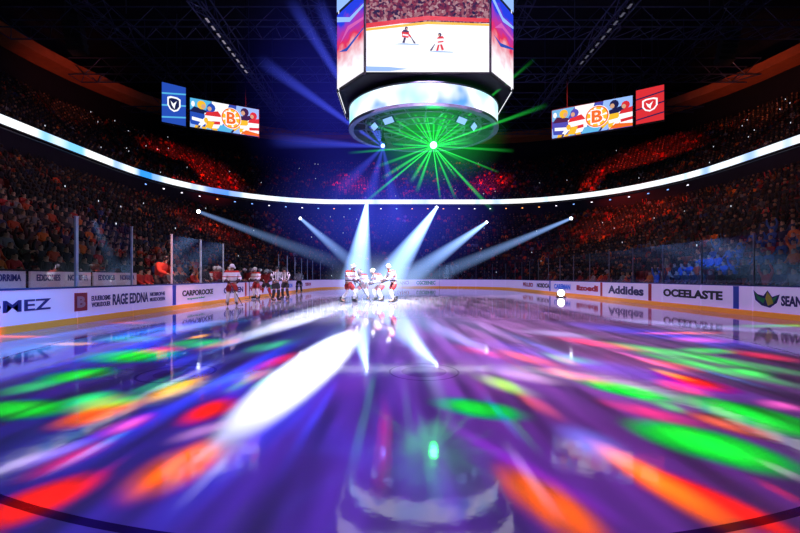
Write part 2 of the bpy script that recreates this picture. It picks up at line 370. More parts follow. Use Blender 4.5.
pal=[(.75,.16,.02),(.6,.07,.02),(.5,.03,.03),(.10,.02,.02),(.02,.02,.03),(.03,.03,.05),(.02,.02,.03),(.2,.18,.2),(.03,.04,.12),(.02,.02,.02),(.02,.02,.03),(.06,.04,.04),(.03,.02,.03),(.02,.02,.02),(.05,.12,.4)]
def place(mesh,name,sp,lab,cat,grp):
    x,y,h,a=sp; o=bpy.data.objects.new(name,mesh); o.location=(x,y,h); o.rotation_euler=(0,0,a); COL.objects.link(o)
    o['label']=lab; o['category']=cat; o['group']=grp; return o
pl=['orange','orange-red','red','maroon','black','charcoal','black','grey','navy','black','black','brown','black','black','blue']
poses=['with hands on lap','clapping','cheering with arms raised']
cnt=0; near=np.zeros(len(spots),bool)
for i in range(len(spots)):
    if i<300:
        place(SEATM,'arena_seat',spots[i],'red plastic folding arena seat in the stands','seat','seats in the lower stands')
    if occ[i] and cnt<300:
        k=random.choices([0,1,2],[6,2,.7])[0]; c=random.randrange(len(pal)-1)
        if spots[i][0]>13 and 17.5<spots[i][1]<24 and random.random()<.5: c=14  # blue light on this cluster is put into the shirt colour
        o=place(SPM[k],'person',spots[i],f'seated spectator in {pl[c]} top, {poses[k]}','person','spectators in the stands')
        o.color=(*pal[c],1); near[i]=True; cnt+=1
def bigmesh(name,V,Fc,mats,cols=None):
    m=bpy.data.meshes.new(name); m.vertices.add(len(V)); m.vertices.foreach_set('co',V.astype(np.float32).ravel())
    nf=len(Fc); m.loops.add(nf*4); m.loops.foreach_set('vertex_index',Fc.astype(np.int32).ravel())
    m.polygons.add(nf); m.polygons.foreach_set('loop_start',np.arange(nf,dtype=np.int32)*4)
    m.update(calc_edges=True); m.validate()
    for a in mats: m.materials.append(a)
    if cols is not None:
        at=m.color_attributes.new('Col','FLOAT_COLOR','POINT'); at.data.foreach_set('color',cols.astype(np.float32).ravel())
    return m
def inst(V,Fc,sp):
    n=len(sp); c=np.cos(sp[:,3])[:,None]; s=np.sin(sp[:,3])[:,None]
    x=V[None,:,0]*c-V[None,:,1]*s+sp[:,0:1]; y=V[None,:,0]*s+V[None,:,1]*c+sp[:,1:2]; z=V[None,:,2]+sp[:,2:3]
    VV=np.stack([x,y,z],-1).reshape(-1,3); FF=(Fc[None]+np.arange(n)[:,None,None]*len(V)).reshape(-1,4); return VV,FF
m_crowd=bpy.data.materials.new('crowd'); m_crowd.use_nodes=True; nt=m_crowd.node_tree; b=nt.nodes['Principled BSDF']; b.inputs['Roughness'].default_value=.85
at=N(nt,'ShaderNodeAttribute'); at.attribute_name='Col'; nt.links.new(at.outputs['Color'],b.inputs['Base Color'])
rest=spots[occ&~near]; ku=rng.random(len(rest))<.12; AV=[];AF=[];AC=[];off=0
PALa=np.array(pal)
for k in (0,1):
    sp=rest[ku==bool(k)]; V,Fc,vm=LP[k]; VV,FF=inst(V,Fc,sp); ci=rng.integers(0,len(pal)-1,len(sp))
    fld=np.sin(sp[:,0]*.35+1)*np.sin(sp[:,1]*.28)+.6*np.sin(sp[:,0]*.9+sp[:,2]*.8)
    dark=rng.random(len(sp))<np.clip(.55-.45*fld,0,.94); ci[dark]=rng.integers(4,7,dark.sum())
    blue_lit=(sp[:,0]>13)&(sp[:,0]<18)&(sp[:,1]>17.5)&(sp[:,1]<24)&(rng.random(len(sp))<.5); ci[blue_lit]=14  # same blue light coloured into the crowd's shirts here
    shirt=PALa[ci]*(0.3+1.3*rng.random((len(sp),1))**1.5); skinc=np.array([.42,.2,.12])*(.1+.9*rng.random((len(sp),1))**2.5)
    hair=np.array([.04,.02,.015])+.1*rng.random((len(sp),1))**4; pan=np.full((len(sp),3),.015)
    pc=np.stack([skinc,shirt,pan,hair],1); cc=pc[:,vm,:].reshape(-1,3); cc=np.hstack([cc,np.ones((len(cc),1))])
    AV.append(VV);AF.append(FF+off);AC.append(cc);off+=len(VV)
obj('spectator_crowd',bigmesh('crowd',np.vstack(AV),np.vstack(AF),[m_crowd],np.vstack(AC)),label='dense crowd of seated spectators in orange, red and dark clothes',category='crowd',kind='stuff')
VV,FF=inst(SV,SF,spots[300:]); obj('seat_rows',bigmesh('seat_rows',VV,FF,[m_seat]),label='rows of red plastic arena seats under the crowd',category='seats',kind='stuff')
def em(name,c,s=1.0): return mat(name,(.01,.01,.01),.6,emit=s,ecol=c,spec=0)
m_phone=em('phone_screen',(.8,.85,1),1.0)
ii=rng.choice(len(rest),70,replace=False); mb=MB(); mb.box((.1,-.35,1.1),(.07,.02,.13)); VV,FF=inst(np.array(mb.v),np.array(mb.f),rest[ii])
obj('phone_lights',bigmesh('phones',VV,FF,[m_phone]),label='tiny glowing phones held up among the crowd',category='phones',kind='stuff')
mb=MB(); mb.box((0,0,0),(.34,.16,.2),0); mb.box((0,-.09,0),(.24,.03,.12),1)
LM=[mb.mesh('balcony_lamp',[m_black,em('balcony_glow',c,2.0)]) for c in ((.9,.85,1),(.2,.4,1),(1,.35,.1))]
p_,t_s,_=walk(rr(34.05,40.05,21.9,2.3,25),2.6)
for k in range(len(p_)):
    x,y=p_[k]
    if y<47: continue
    a=math.atan2(t_s[k][1],t_s[k][0])+math.pi; j=random.choice([0,0,1,2])
    obj('balcony_lamp',LM[j],loc=(x,y,12.75),rot=(0,0,a),label='small glowing lamp under the balcony edge',category='lamp',group='balcony lamps')
# ---------- scoreboard
SX,SY=1.45,24.5
sbd=empty('scoreboard',(SX,SY,10.5),label='huge octagonal hanging scoreboard with video screens and lower light ring',category='scoreboard')
def child(name,mesh,par,M=None,label=None):
    o=bpy.data.objects.new(name,mesh); COL.objects.link(o); o.parent=par; o.matrix_parent_inverse=Matrix.Translation(-Vector(par.location))
    if M is not None: o.matrix_basis=M
    if label: o['label']=label
    return o
m_frame=mat('scoreboard_black',(.02,.02,.03),.6,spec=.1)
m_under=mat('scoreboard_underside',(.03,.03,.045),.6,spec=.2)
def octo(hw,hd,cx_,cy_): return [(-hw+cx_,-hd),(hw-cx_,-hd),(hw,-hd+cy_),(hw,hd-cy_),(hw-cx_,hd),(-hw+cx_,hd),(-hw,hd-cy_),(-hw,-hd+cy_)]
def prism(mb,pl_,z0,z1,pl2=None,mi=0):
    pl2=pl2 or pl_; n=len(pl_); v=[(SX+x,SY+y,z0) for x,y in pl_]+[(SX+x,SY+y,z1) for x,y in pl2]
    mb.add(v,[tuple(range(n))[::-1],tuple(n+i for i in range(n))]+[(i,(i+1)%n,n+(i+1)%n,n+i) for i in range(n)],mi)
OC=octo(5.05,4.0,1.77,2.0); OCi=octo(4.97,3.92,1.76,1.97)
mb=MB(); prism(mb,OCi,12.08,19.5); prism(mb,octo(3.4,2.4,1.2,1.2),11.8,12.08,octo(3.6,2.6,1.2,1.2)); 
for (x,y) in OC: mb.tube([(SX+x,SY+y,12.05),(SX+x,SY+y,19.5)],.04,6)
for z in (12.06,19.4):
    for i in range(8):
        a,b_=OC[i],OC[(i+1)%8]; mb.tube([(SX+a[0],SY+a[1],z),(SX+b_[0],SY+b_[1],z)],.035,6)
child('housing',mb.mesh('scoreboard_housing',m_frame),sbd)
def crowd_screen(name,c1,c2,c3,scale,st):
    m=bpy.data.materials.new(name); m.use_nodes=True; nt=m.node_tree; b=nt.nodes['Principled BSDF']; b.inputs['Base Color'].default_value=(0,0,0,1); b.inputs['Specular IOR Level'].default_value=0
    tc=N(nt,'ShaderNodeTexCoord'); v_=N(nt,'ShaderNodeTexVoronoi'); v_.inputs['Scale'].default_value=scale; nt.links.new(tc.outputs['Object'],v_.inputs['Vector'])
    s_=N(nt,'ShaderNodeSeparateColor'); nt.links.new(v_.outputs['Color'],s_.inputs[0]); r=N(nt,'ShaderNodeValToRGB'); e=r.color_ramp.elements
    e[0].color=(*c1,1); e[1].color=(*c3,1); q_=e.new(.5); q_.color=(*c2,1); nt.links.new(s_.outputs[0],r.inputs[0]); nt.links.new(r.outputs[0],b.inputs['Emission Color']); b.inputs['Emission Strength'].default_value=st
    return m
def fade_screen(name,cb,cm,ct,z0,z1):
    m=bpy.data.materials.new(name); m.use_nodes=True; nt=m.node_tree; b=nt.nodes['Principled BSDF']; b.inputs['Base Color'].default_value=(0,0,0,1); b.inputs['Specular IOR Level'].default_value=0
    tc=N(nt,'ShaderNodeTexCoord'); s_=N(nt,'ShaderNodeSeparateXYZ'); nt.links.new(tc.outputs['Object'],s_.inputs[0]); no=N(nt,'ShaderNodeTexNoise'); no.inputs['Scale'].default_value=1.6; nt.links.new(tc.outputs['Object'],no.inputs['Vector'])
    yy=math_(nt,'ADD',s_.outputs[1],math_(nt,'MULTIPLY',math_(nt,'SUBTRACT',no.outputs['Fac'],.5),1.8)); mr=N(nt,'ShaderNodeMapRange'); mr.inputs[1].default_value=z0; mr.inputs[2].default_value=z1; nt.links.new(yy,mr.inputs[0])
    r=N(nt,'ShaderNodeValToRGB'); e=r.color_ramp.elements; e[0].color=(*cb,1); e[1].color=(*ct,1); q_=e.new(.5); q_.color=(*cm,1); nt.links.new(mr.outputs[0],r.inputs[0]); nt.links.new(r.outputs[0],b.inputs['Emission Color']); b.inputs['Emission Strength'].default_value=1.1
    return m
e_white=em('screen_white',(.93,.95,1),1.15); e_red=em('screen_red',(.75,.03,.04)); e_blue=em('screen_blue',(.02,.08,.5)); e_yel=em('screen_yellow',(1,.55,.03),1.0)
e_pink=em('screen_pink',(.7,.12,.5)); e_cyan=em('screen_cyan',(.1,.5,.85)); e_dark=em('screen_dark',(.01,.015,.08)); e_org=em('screen_orange',(.95,.16,.02)); e_skin=em('screen_skin',(.7,.4,.25))
e_cr=crowd_screen('screen_crowd',(.02,.02,.08),(.25,.03,.08),(.5,.3,.35),8,1.0); e_mix=fade_screen('screen_fade',(.95,.93,1),(.75,.03,.10),(.02,.05,.75),.9,3.8)
e_lblue=em('screen_pale_blue',(.3,.5,1),1.1)
EM=[e_white,e_red,e_blue,e_yel,e_pink,e_cyan,e_dark,e_org,e_skin,e_cr,e_mix,e_lblue]
(WH,RE,BL,YE,PK,CY,DK,OR_,SKN,CRW,SWL,LB)=range(12)
class Pic:
    def __init__(s,L=None,H=None): s.mb=MB(); s.k=0; s.L=L; s.H=H
    def poly(s,pts,mi):
        if s.L:
            for ax,lim,sg in ((0,0,1),(0,s.L,-1),(1,0,1),(1,s.H,-1)):
                out=[]
                for i in range(len(pts)):
                    a,b=pts[i-1],pts[i]; ia=(a[ax]-lim)*sg>=-1e-9; ib=(b[ax]-lim)*sg>=-1e-9
                    if ia!=ib:
                        t=(lim-a[ax])/(b[ax]-a[ax]); out.append((a[0]+(b[0]-a[0])*t,a[1]+(b[1]-a[1])*t))
                    if ib: out.append(b)
                pts=out
                if len(pts)<3: return s
        s.k+=1; s.mb.add([(x,y,.004*s.k) for x,y in pts],[tuple(range(len(pts)))],mi); return s
    def rect(s,x0,y0,x1,y1,mi): return s.poly([(x0,y0),(x1,y0),(x1,y1),(x0,y1)],mi)
    def disc(s,cx,cy,rx,ry,mi,n=20): return s.poly([(cx+rx*math.cos(2*math.pi*i/n),cy+ry*math.sin(2*math.pi*i/n)) for i in range(n)],mi)
    def player(s,x,y,h,flip=1,shirt=RE,hel=DK,pants=DK,sock=RE):
        f=flip*h
        s.poly([(x-.18*f,y+.1*h),(x-.05*f,y+.45*h),(x+.05*f,y+.4*h),(x-.05*f,y+.05*h)],pants)
        s.poly([(x+.05*f,y+.42*h),(x+.16*f,y+.38*h),(x+.26*f,y+.02*h),(x+.14*f,y+.02*h)],sock)
        s.poly([(x-.18*f,y+.4*h),(x+.18*f,y+.36*h),(x+.22*f,y+.74*h),(x-.1*f,y+.84*h),(x-.22*f,y+.7*h)],shirt)
        s.poly([(x+.16*f,y+.7*h),(x+.36*f,y+.42*h),(x+.3*f,y+.36*h),(x+.12*f,y+.55*h)],shirt)
        s.poly([(x-.15*f,y+.5*h),(x+.17*f,y+.46*h),(x+.18*f,y+.54*h),(x-.15*f,y+.58*h)],WH if shirt!=WH else RE)
        s.poly([(x-.2*f,y+.7*h),(x+.22*f,y+.68*h),(x+.16*f,y+.78*h),(x-.1*f,y+.84*h)],RE if shirt==WH else DK)
        s.disc(x+.06*f,y+.9*h,.1*h,.11*h,hel,10)
        s.disc(x+.1*f,y+.87*h,.05*h,.06*h,SKN,8)
        s.poly([(x+.3*f,y+.4*h),(x+.34*f,y+.4*h),(x+.62*f,y+.02*h),(x+.5*f,y+.02*h)],DK); return s
    def mesh(s,n): return s.mb.mesh(n,EM)
wf=3.28*2-.12
def mainpic():
    P=Pic(); P.rect(0,0,wf,5.6,WH); P.rect(0,2.55,wf,5.6,CRW); P.poly([(0,2.3),(wf*.5,2.72),(wf,2.6),(wf,2.8),(wf*.5,2.95),(0,2.55)],RE)
    P.poly([(0,2.15),(wf*.5,2.5),(wf,2.4),(wf,2.52),(wf*.5,2.64),(0,2.28)],YE)
    P.player(2.05,1.45,.9,1,RE,DK,DK,WH); P.player(3.9,1.05,.95,-1,WH,DK,RE,RE); P.poly([(0,.0),(1.2,0),(2.2,.12),(1.2,.22),(0,.25)],LB)
    P.poly([(1.4,1.4),(2.7,1.36),(2.8,1.4),(1.9,1.46)],LB); P.poly([(3.2,1.0),(4.5,.96),(4.6,1.0),(3.7,1.06)],LB); return P.mesh('main_screen')
MAIN=mainpic()
wc=math.hypot(1.77,2.0)-.1
def sidepic():
    P=Pic(); P.rect(0,.05,wc,4.3,SWL); P.poly([(0,3.9),(wc*.5,3.3),(wc,3.5),(wc,3.65),(wc*.5,3.55),(0,4.2)],LB)
    P.poly([(.3,2.5),(1.2,2.9),(wc,2.8),(wc,2.95),(1.1,3.15)],PK); P.poly([(.2,2.1),(1.0,1.8),(wc,2.3),(wc,2.4),(1.0,2.0)],BL); P.rect(0,4.45,wc,5.6,LB); return P.mesh('corner_screen')
SIDE=sidepic()
for i in range(8):
    a=Vector((SX+OC[i][0],SY+OC[i][1],0)); b_=Vector((SX+OC[(i+1)%8][0],SY+OC[(i+1)%8][1],0)); d_=(b_-a).normalized(); nrm=d_.cross(Vector((0,0,1)))
    L=(b_-a).length; me=MAIN if i%4==0 else (SIDE if i%2 else None); w=wf if me is MAIN else wc
    if me is None:
        P=Pic(); w=L-.3; P.rect(0,0,w,5.6,WH); P.rect(0,2.6,w,5.6,CRW); me=P.mesh('end_screen')
    p=a+d_*((L-w)/2)+nrm*.06; p.z=12.12
    child('video_screen',me,sbd,frame(p,d_,(0,0,1)),'bright video screen showing hockey game' if me is MAIN else None)
def ell(rx,ry,n=64): return [(rx*math.cos(2*math.pi*i/n),ry*math.sin(2*math.pi*i/n)) for i in range(n)]
def eband(mb,e0,z0,e1,z1,mi=0):
    n=len(e0); v=[(SX+x,SY+y,z0) for x,y in e0]+[(SX+x,SY+y,z1) for x,y in e1]; mb.add(v,[(i,(i+1)%n,n+(i+1)%n,n+i) for i in range(n)],mi)
m_ringled=bpy.data.materials.new('ring_led'); m_ringled.use_nodes=True; nt=m_ringled.node_tree; b=nt.nodes['Principled BSDF']; b.inputs['Base Color'].default_value=(0,0,0,1); b.inputs['Specular IOR Level'].default_value=0
tc=N(nt,'ShaderNodeTexCoord'); w_=N(nt,'ShaderNodeTexNoise'); w_.inputs['Scale'].default_value=.45; nt.links.new(tc.outputs['Object'],w_.inputs['Vector'])
r=N(nt,'ShaderNodeValToRGB'); e=r.color_ramp.elements; e[0].position=.3; e[0].color=(.1,.3,.9,1); e[1].position=.42; e[1].color=(.95,.97,1,1); x=e.new(.68); x.color=(.3,.75,.85,1)
nt.links.new(w_.outputs['Fac'],r.inputs[0]); nt.links.new(r.outputs[0],b.inputs['Emission Color']); b.inputs['Emission Strength'].default_value=1.4
mb=MB(); eband(mb,ell(4.6,3.8),10.62,ell(4.6,3.8),11.7); child('ring_display',mb.mesh('ring_display',m_ringled),sbd,None,'glowing white and blue oval ring display')
mb=MB(); O=ell(4.65,3.85); I=ell(4.35,3.55)
for a_,z0,b2,z1 in ((O,10.45,O,10.62),(I,10.45,O,10.45),(I,11.75,I,10.45),(O,11.7,O,11.78),(O,11.78,I,11.78)): eband(mb,a_,z0,b2,z1)
eband(mb,ell(4.45,3.65),11.75,ell(3.4,2.5),12.05)
for r_ in (3.6,2.6,1.5):
    for z in (10.6,10.95):
        pts=[(SX+x*r_/3.6,SY+y*r_/3.6,z) for x,y in ell(3.6,2.85,32)]; pts.append(pts[0]); mb.tube(pts,.05,5)
for k in range(20):
    t=2*math.pi*k/20; c_,s_=math.cos(t),math.sin(t)
    mb.tube([(SX+1.5*c_,SY+1.2*s_,10.6),(SX+4.4*c_,SY+3.6*s_,10.65)],.045,5); mb.tube([(SX+4.3*c_,SY+3.5*s_,11.7),(SX+3.6*c_,SY+2.85*s_,10.95),(SX+2.6*c_,SY+2.05*s_,10.6)],.03,4)
    mb.tube([(SX+3.2*c_,SY+2.4*s_,12.0),(SX+3.6*c_,SY+2.85*s_,10.6)],.05,5)
child('ring_truss',mb.mesh('ring_truss',mat('ring_truss_metal',(.16,.18,.28),.4,metal=.4)),sbd)
mb=MB(); eband(mb,ell(.02,.02),11.15,ell(4.4,3.6),11.15); child('underside_panel',mb.mesh('underside',m_under),sbd)
for (ax) in (-155,-130,-50,-25,90,60,120):
    t=math.radians(ax); p=Vector((SX+3.3*math.cos(t),SY+2.6*math.sin(t),10.4)); out=Vector((math.cos(t),math.sin(t),0)); xx=Vector((-out.y,out.x,0))
    mb=MB(); mb.box((0,0,-.06),(.8,.42,.08),6); mb.add([(-.36,-.17,.0),(.36,-.17,0),(.36,.17,0),(-.36,.17,0)],[(0,1,2,3)],LB)
    up=(Vector((0,0,1))*.75+out*.66).normalized()
    child('under_screen',mb.mesh('under_screen',EM),sbd,frame(p,xx,up),'small tilted screen under the ring')
for sx in(-3,3):
    for sy in(-2.5,2.5):
        mb=MB(); mb.tube([(SX+sx,SY+sy,19.4),(SX+sx,SY+sy,37.85)],.05,6); child('cable',mb.mesh('cable',m_steel),sbd)
# ---------- side screens
def hung_screen(p0,p1,z0,z1,kind,lab):
    p0=Vector((*p0,0)); p1=Vector((*p1,0)); d_=(p1-p0); L=d_.length; d_.normalize(); H=z1-z0
    M=frame(Vector((p0.x,p0.y,z0)),d_,(0,0,1))
    mb=MB(); mb.box((L/2,H/2,-.25),(L+.2,H+.2,.4))
    for t in (.2,.8): mb.tube([(L*t,H,-.25),(L*t,37.85-z0,-.25)],.06,6)
    o=obj('video_board',mb.mesh('video_board_housing',m_frame),mw=M,label=lab,category='screen')
    P=Pic(L,H); txt=None
    if kind=='game':
        P.rect(0,0,L,H,BL); P.poly([(0,H),(L*.3,H),(L*.18,H*.5),(0,H*.6)],CY); P.poly([(0,0),(L*.3,0),(L*.2,H*.3),(0,H*.35)],LB); P.poly([(L*.3,H),(L*.55,H),(L*.45,H*.2),(L*.34,0)],WH)
        P.player(L*.12,-H*.45,H*1.4,1,BL,YE,YE,YE); P.player(L*.33,-H*.45,H*1.35,-1,WH,BL,YE,CY); P.disc(L*.22,H*.3,L*.03,H*.1,YE,8); P.disc(L*.04,H*.8,L*.025,H*.1,WH,8)
        P.poly([(L*.2,H*.05),(L*.26,H*.3),(L*.34,H*.28),(L*.3,H*.02)],YE)
        P.poly([(L*.38,0),(L*.7,0),(L*.55,H*.25),(L*.42,H*.2)],CY); P.poly([(L*.66,H),(L,H),(L,H*.3),(L*.8,H*.2),(L*.7,0),(L*.6,0)],LB)
        P.player(L*.82,-H*.45,H*1.4,-1,YE,DK,RE,WH); P.player(L*.95,-H*.4,H*1.25,-1,WH,RE,RE,RE); P.poly([(L*.72,0),(L,0),(L,H*.1),(L*.8,H*.16)],OR_)
        c0=L*.58
        P.disc(c0,H*.5,L*.15,H*.38,WH); P.disc(c0,H*.5,L*.142,H*.36,OR_); P.disc(c0,H*.5,L*.125,H*.32,YE)
        for k in range(8):
            t=math.pi*k/4+.2; P.poly([(c0+L*.125*math.cos(t-.12),H*.5+H*.32*math.sin(t-.12)),(c0+L*.125*math.cos(t+.12),H*.5+H*.32*math.sin(t+.12)),(c0,H*.5)],WH)
        txt=('B',.14,.44)
    else:
        bg=BL if kind=='blue' else RE
        P.rect(0,0,L,H,bg); w=L*.24; c=L/2; y0=H*.33; hh=H*.33
        for k in range(3): P.poly([(0,H*(.1+.3*k)),(L,H*(.2+.3*k)),(L,H*(.24+.3*k)),(0,H*(.14+.3*k))],CY if kind=='blue' else DK)
        def sh(k,mi): P.poly([(c-w*k,y0+hh*(.5+.42*k)),(c-w*.5*k,y0+hh*(.5+.52*k)),(c+w*.5*k,y0+hh*(.5+.52*k)),(c+w*k,y0+hh*(.5+.42*k)),(c+w*k,y0+hh*(.5-.1*k)),(c+w*.6*k,y0+hh*(.5-.38*k)),(c,y0+hh*(.5-.5*k)),(c-w*.6*k,y0+hh*(.5-.38*k)),(c-w*k,y0+hh*(.5-.1*k))],mi)
        sh(1.15,WH); sh(.9,DK if kind=='blue' else RE); P.poly([(c-w*.6,y0+hh*.75),(c-w*.1,y0+hh*.55),(c+w*.5,y0+hh*.8),(c+w*.2,y0+hh*.45),(c+.1*w,y0+hh*.15),(c-w*.35,y0+hh*.4)],WH)
    q_=obj('display_face',P.mesh('display_face'),parent=o)
    if txt:
        zt=.004*(P.k+3)
        obj('lettering',text_mesh(txt[0],L*txt[1]*1.15,H*txt[2]*1.1,e_white,.06),parent=o,loc=(L*.58,H*.5,zt)); obj('lettering',text_mesh(txt[0],L*txt[1]*.95,H*txt[2]*.95,e_org,.03),parent=o,loc=(L*.58,H*.5,zt+.03))
hung_screen((-25.3,47),(-18.3,50.5),19.5,23.0,'game','hanging video board showing hockey graphics and round emblem')
hung_screen((-27.6,45.2),(-25.6,46.6),19.4,24.0,'blue','narrow hanging blue display with shield crest')
hung_screen((19.7,50.5),(27.6,46.3),19.3,22.9,'game','wide hanging video board showing hockey graphics and round emblem')
hung_screen((27.9,46.1),(30.2,44.6),19.4,23.4,'red','narrow hanging red display with shield crest')
# ---------- trusses
m_truss=mat('truss_dark_metal',(.06,.07,.16),.5,metal=.3)
def truss(p0,p1,w,lab):
    p0=Vector(p0);p1=Vector(p1); L=(p1-p0).length; d_=(p1-p0)/L; s_=d_.cross(Vector((0,0,1))).normalized()*w/2; u=Vector((0,0,w/2)); mb=MB(); n=int(L/w)
    for a in(-1,1):
        for c in(-1,1): mb.tube([p0+s_*a+u*c,p1+s_*a+u*c],.09,4)
    for k in range(n):
        q0=p0+d_*(k*L/n); q1=p0+d_*((k+1)*L/n)
        for a in(-1,1): mb.tube([q0+s_*a-u,q1+s_*a+u] if k%2 else [q0+s_*a+u,q1+s_*a-u],.05,4)
        mb.tube([q0-s_-u,q1+s_-u],.05,4); mb.tube([q0-s_-u,q0+s_-u],.05,4)
    for t in (.15,.5,.85):
        q0=p0+(p1-p0)*t; mb.tube([q0+u,(q0.x,q0.y,37.85)],.06,4)
    return obj('roof_truss',mb.mesh('roof_truss',m_truss),label=lab,category='truss',group='roof trusses')
for y in (44,54,64,74): truss((-45,y,30),(49,y,30),2.2,'dark steel box truss spanning under the arena roof')
for x in (-36,-10,14,40): truss((x,30,33),(x,80,33),2.0,'dark steel box truss running along the arena roof')
m_strip=em('work_light',(.5,.45,.6),.45); m_strip2=em('work_light_warm',(.25,.25,.35),.35)
mb=MB(); mb.box((0,0,0),(.2,.6,.06)); mb.box((0,0,.08),(.26,.66,.1),1)
LAMPS=[mb.mesh('work_lamp',[a,m_black]) for a in (m_strip,m_strip2)]
for x,y0,y1 in ((-19,36,62),(21.5,34,62)):
    o=truss((x,y0,27.5),(x,y1,27.5),1.3,'lighting truss with row of lamps under the roof')
    for k in range(9): obj('work_lamp',LAMPS[0 if x<0 else 1],loc=(x,y0+2.5+k*1.2,26.72),parent=o)
m_spk=mat('speaker_grey',(.03,.03,.035),.6)
for x,y in ((39,46),(-37,44)):
    mb=MB()
    for k in range(6): mb.box((x,y+.18*k,30.5-k*.62),(1.9,.9,.56),0,Matrix.Rotation(-.06*k,3,'X'))
    mb.tube([(x-.8,y,30.6),(x-.8,y,37.85)],.04,5); mb.tube([(x+.8,y,30.6),(x+.8,y,37.85)],.04,5)
    obj('speaker_array',mb.mesh('speaker_array',m_spk),label='curved black line array speaker hung from roof',category='speaker')
# ---------- fixtures & beams
m_lens_w=em('lens_white',(.85,.92,1),8); m_lens_b=em('lens_blue',(.1,.2,1),14); m_lens_g=em('lens_green',(.05,1,.1),30)
def fixture(p,tgt,lens,lab,foot=None,scale=1.0):
    p=Vector(p); tgt=Vector(tgt); d_=(tgt-p).normalized(); q_=d_.to_track_quat('Z','Y').to_matrix()
    e=empty('moving_head_light',p,label=lab,category='stage light',group='moving head lights')
    mb=MB(); pts=[p+(q_@Vector((0,0,z)))*scale for z in(-.45,-.35,0,.3,.36)]; mb.tube(pts,[.1*scale,.17*scale,.2*scale,.24*scale,.24*scale],14); child('lamp_head',mb.mesh('lamp_head',m_black,True),e)
    mb=MB(); c=[p+(q_@Vector((.2*math.cos(2*math.pi*i/16),.2*math.sin(2*math.pi*i/16),.37)))*scale for i in range(16)]
    mb.add(c,[tuple(range(16))]); child('lens',mb.mesh('lens',lens),e,None,'glowing round lens')
    mb=MB(); s_=scale
    if foot is None:
        mb.tube([p+Vector((-.3*s_,0,0)),p+Vector((-.3*s_,0,.45*s_)),p+Vector((.3*s_,0,.45*s_)),p+Vector((.3*s_,0,0))],.04*s_,6); mb.box(p+Vector((0,0,.55*s_)),(.4*s_,.4*s_,.2*s_)); mb.tube([p+Vector((0,0,.6*s_)),(p.x,p.y,11.1)],.04,6)
    elif foot==0:
        mb.tube([p+Vector((-.27,0,0)),Vector((p.x-.27,p.y,.03)),Vector((p.x+.27,p.y,.03)),p+Vector((.27,0,0))],.03,6); mb.box((p.x,p.y,.02),(.6,.3,.04))
    else:
        mb.tube([p+Vector((-.3,0,0)),p+Vector((-.3,0,-.45)),p+Vector((.3,0,-.45)),p+Vector((.3,0,0))],.04,6); mb.box(p+Vector((0,0,-.55)),(.4,.4,.2)); mb.tube([p+Vector((0,0,-.6)),Vector((p.x,p.y,foot))],.05,6)
    child('yoke',mb.mesh('yoke',m_black),e); return e
def beam(p,t,r0,r1,col,k,pw=1.6,fd=.7,lab='soft white light beam through haze',sr=.2):
    p=Vector(p);t=Vector(t); L=(t-p).length; q_=(t-p).normalized().to_track_quat('Z','Y').to_matrix().to_4x4(); q_.translation=p
    m=bpy.data.materials.new('beam_glow'); m.use_nodes=True; nt=m.node_tree; nt.nodes.clear(); o=N(nt,'ShaderNodeOutputMaterial'); em_=N(nt,'ShaderNodeEmission'); em_.inputs[0].default_value=(*col,1)  # emissive cone stands in for light scattered along the beam
    tc=N(nt,'ShaderNodeTexCoord'); s=N(nt,'ShaderNodeSeparateXYZ'); nt.links.new(tc.outputs['Object'],s.inputs[0])
    zn=math_(nt,'DIVIDE',s.outputs[2],L); R=math_(nt,'ADD',math_(nt,'MULTIPLY',zn,r1-r0),r0)
    r2=math_(nt,'ADD',math_(nt,'POWER',s.outputs[0],2),math_(nt,'POWER',s.outputs[1],2))
    rn=math_(nt,'SUBTRACT',1,math_(nt,'DIVIDE',r2,math_(nt,'MULTIPLY',R,R)),True)
    fade=math_(nt,'POWER',math_(nt,'SUBTRACT',1,zn,True),fd)
    st=math_(nt,'MULTIPLY',math_(nt,'DIVIDE',math_(nt,'MULTIPLY',rn,k),math_(nt,'POWER',R,pw)),fade)
    nt.links.new(st,em_.inputs[1]); nt.links.new(em_.outputs[0],o.inputs['Volume']); m.cycles.volume_step_rate=sr
    mb=MB(); mb.tube([(0,0,0),(0,0,L)],[r0,r1],20); return obj('light_beam',mb.mesh('beam',m),mw=q_,label=lab,category='light beam',group='light beams')
wb=(.28,.48,1.0)
for (px,py,d_,tx,ty,td,r1,k,ft) in ((367,202,61,354,296,23,1.2,.85,10.6),(437,207,60,376,297,23,1.25,.85,10.6),(487,222,58,392,290,24,.9,.30,8),(572,218,55,412,286,28,.75,.15,8),(300,218,56,365,274,30,.75,.14,8),(197,211,44,340,264,30,.7,.10,7)):
    p=W(px,py,d_); t=W(tx,ty,td); t.z=max(t.z,.02)
    dr=(t-p).normalized()
    fixture(p,t,m_lens_w,'moving head stage light aiming at the players on a stand',foot=ft)
    beam(p+dr*.4,t,.22,r1,wb,k,1.35,.3)
fixture(W(561,293,26.5),(0,0,1.4),em('lens_floor',(1,.97,.9),14),'small bright white floor light beside the rink boards',foot=0,scale=1.1)
gp=W(433,146,24.5); bp_=W(383,147,24.0)
fixture(gp+Vector((0,0,.1)),gp+Vector((0,-1,-.35)),m_lens_g,'small green stage light under the scoreboard ring',scale=1.1)
fixture(bp_+Vector((0,0,.1)),bp_+Vector((0,-1,-.35)),m_lens_b,'small blue stage light under the scoreboard ring',scale=.6)
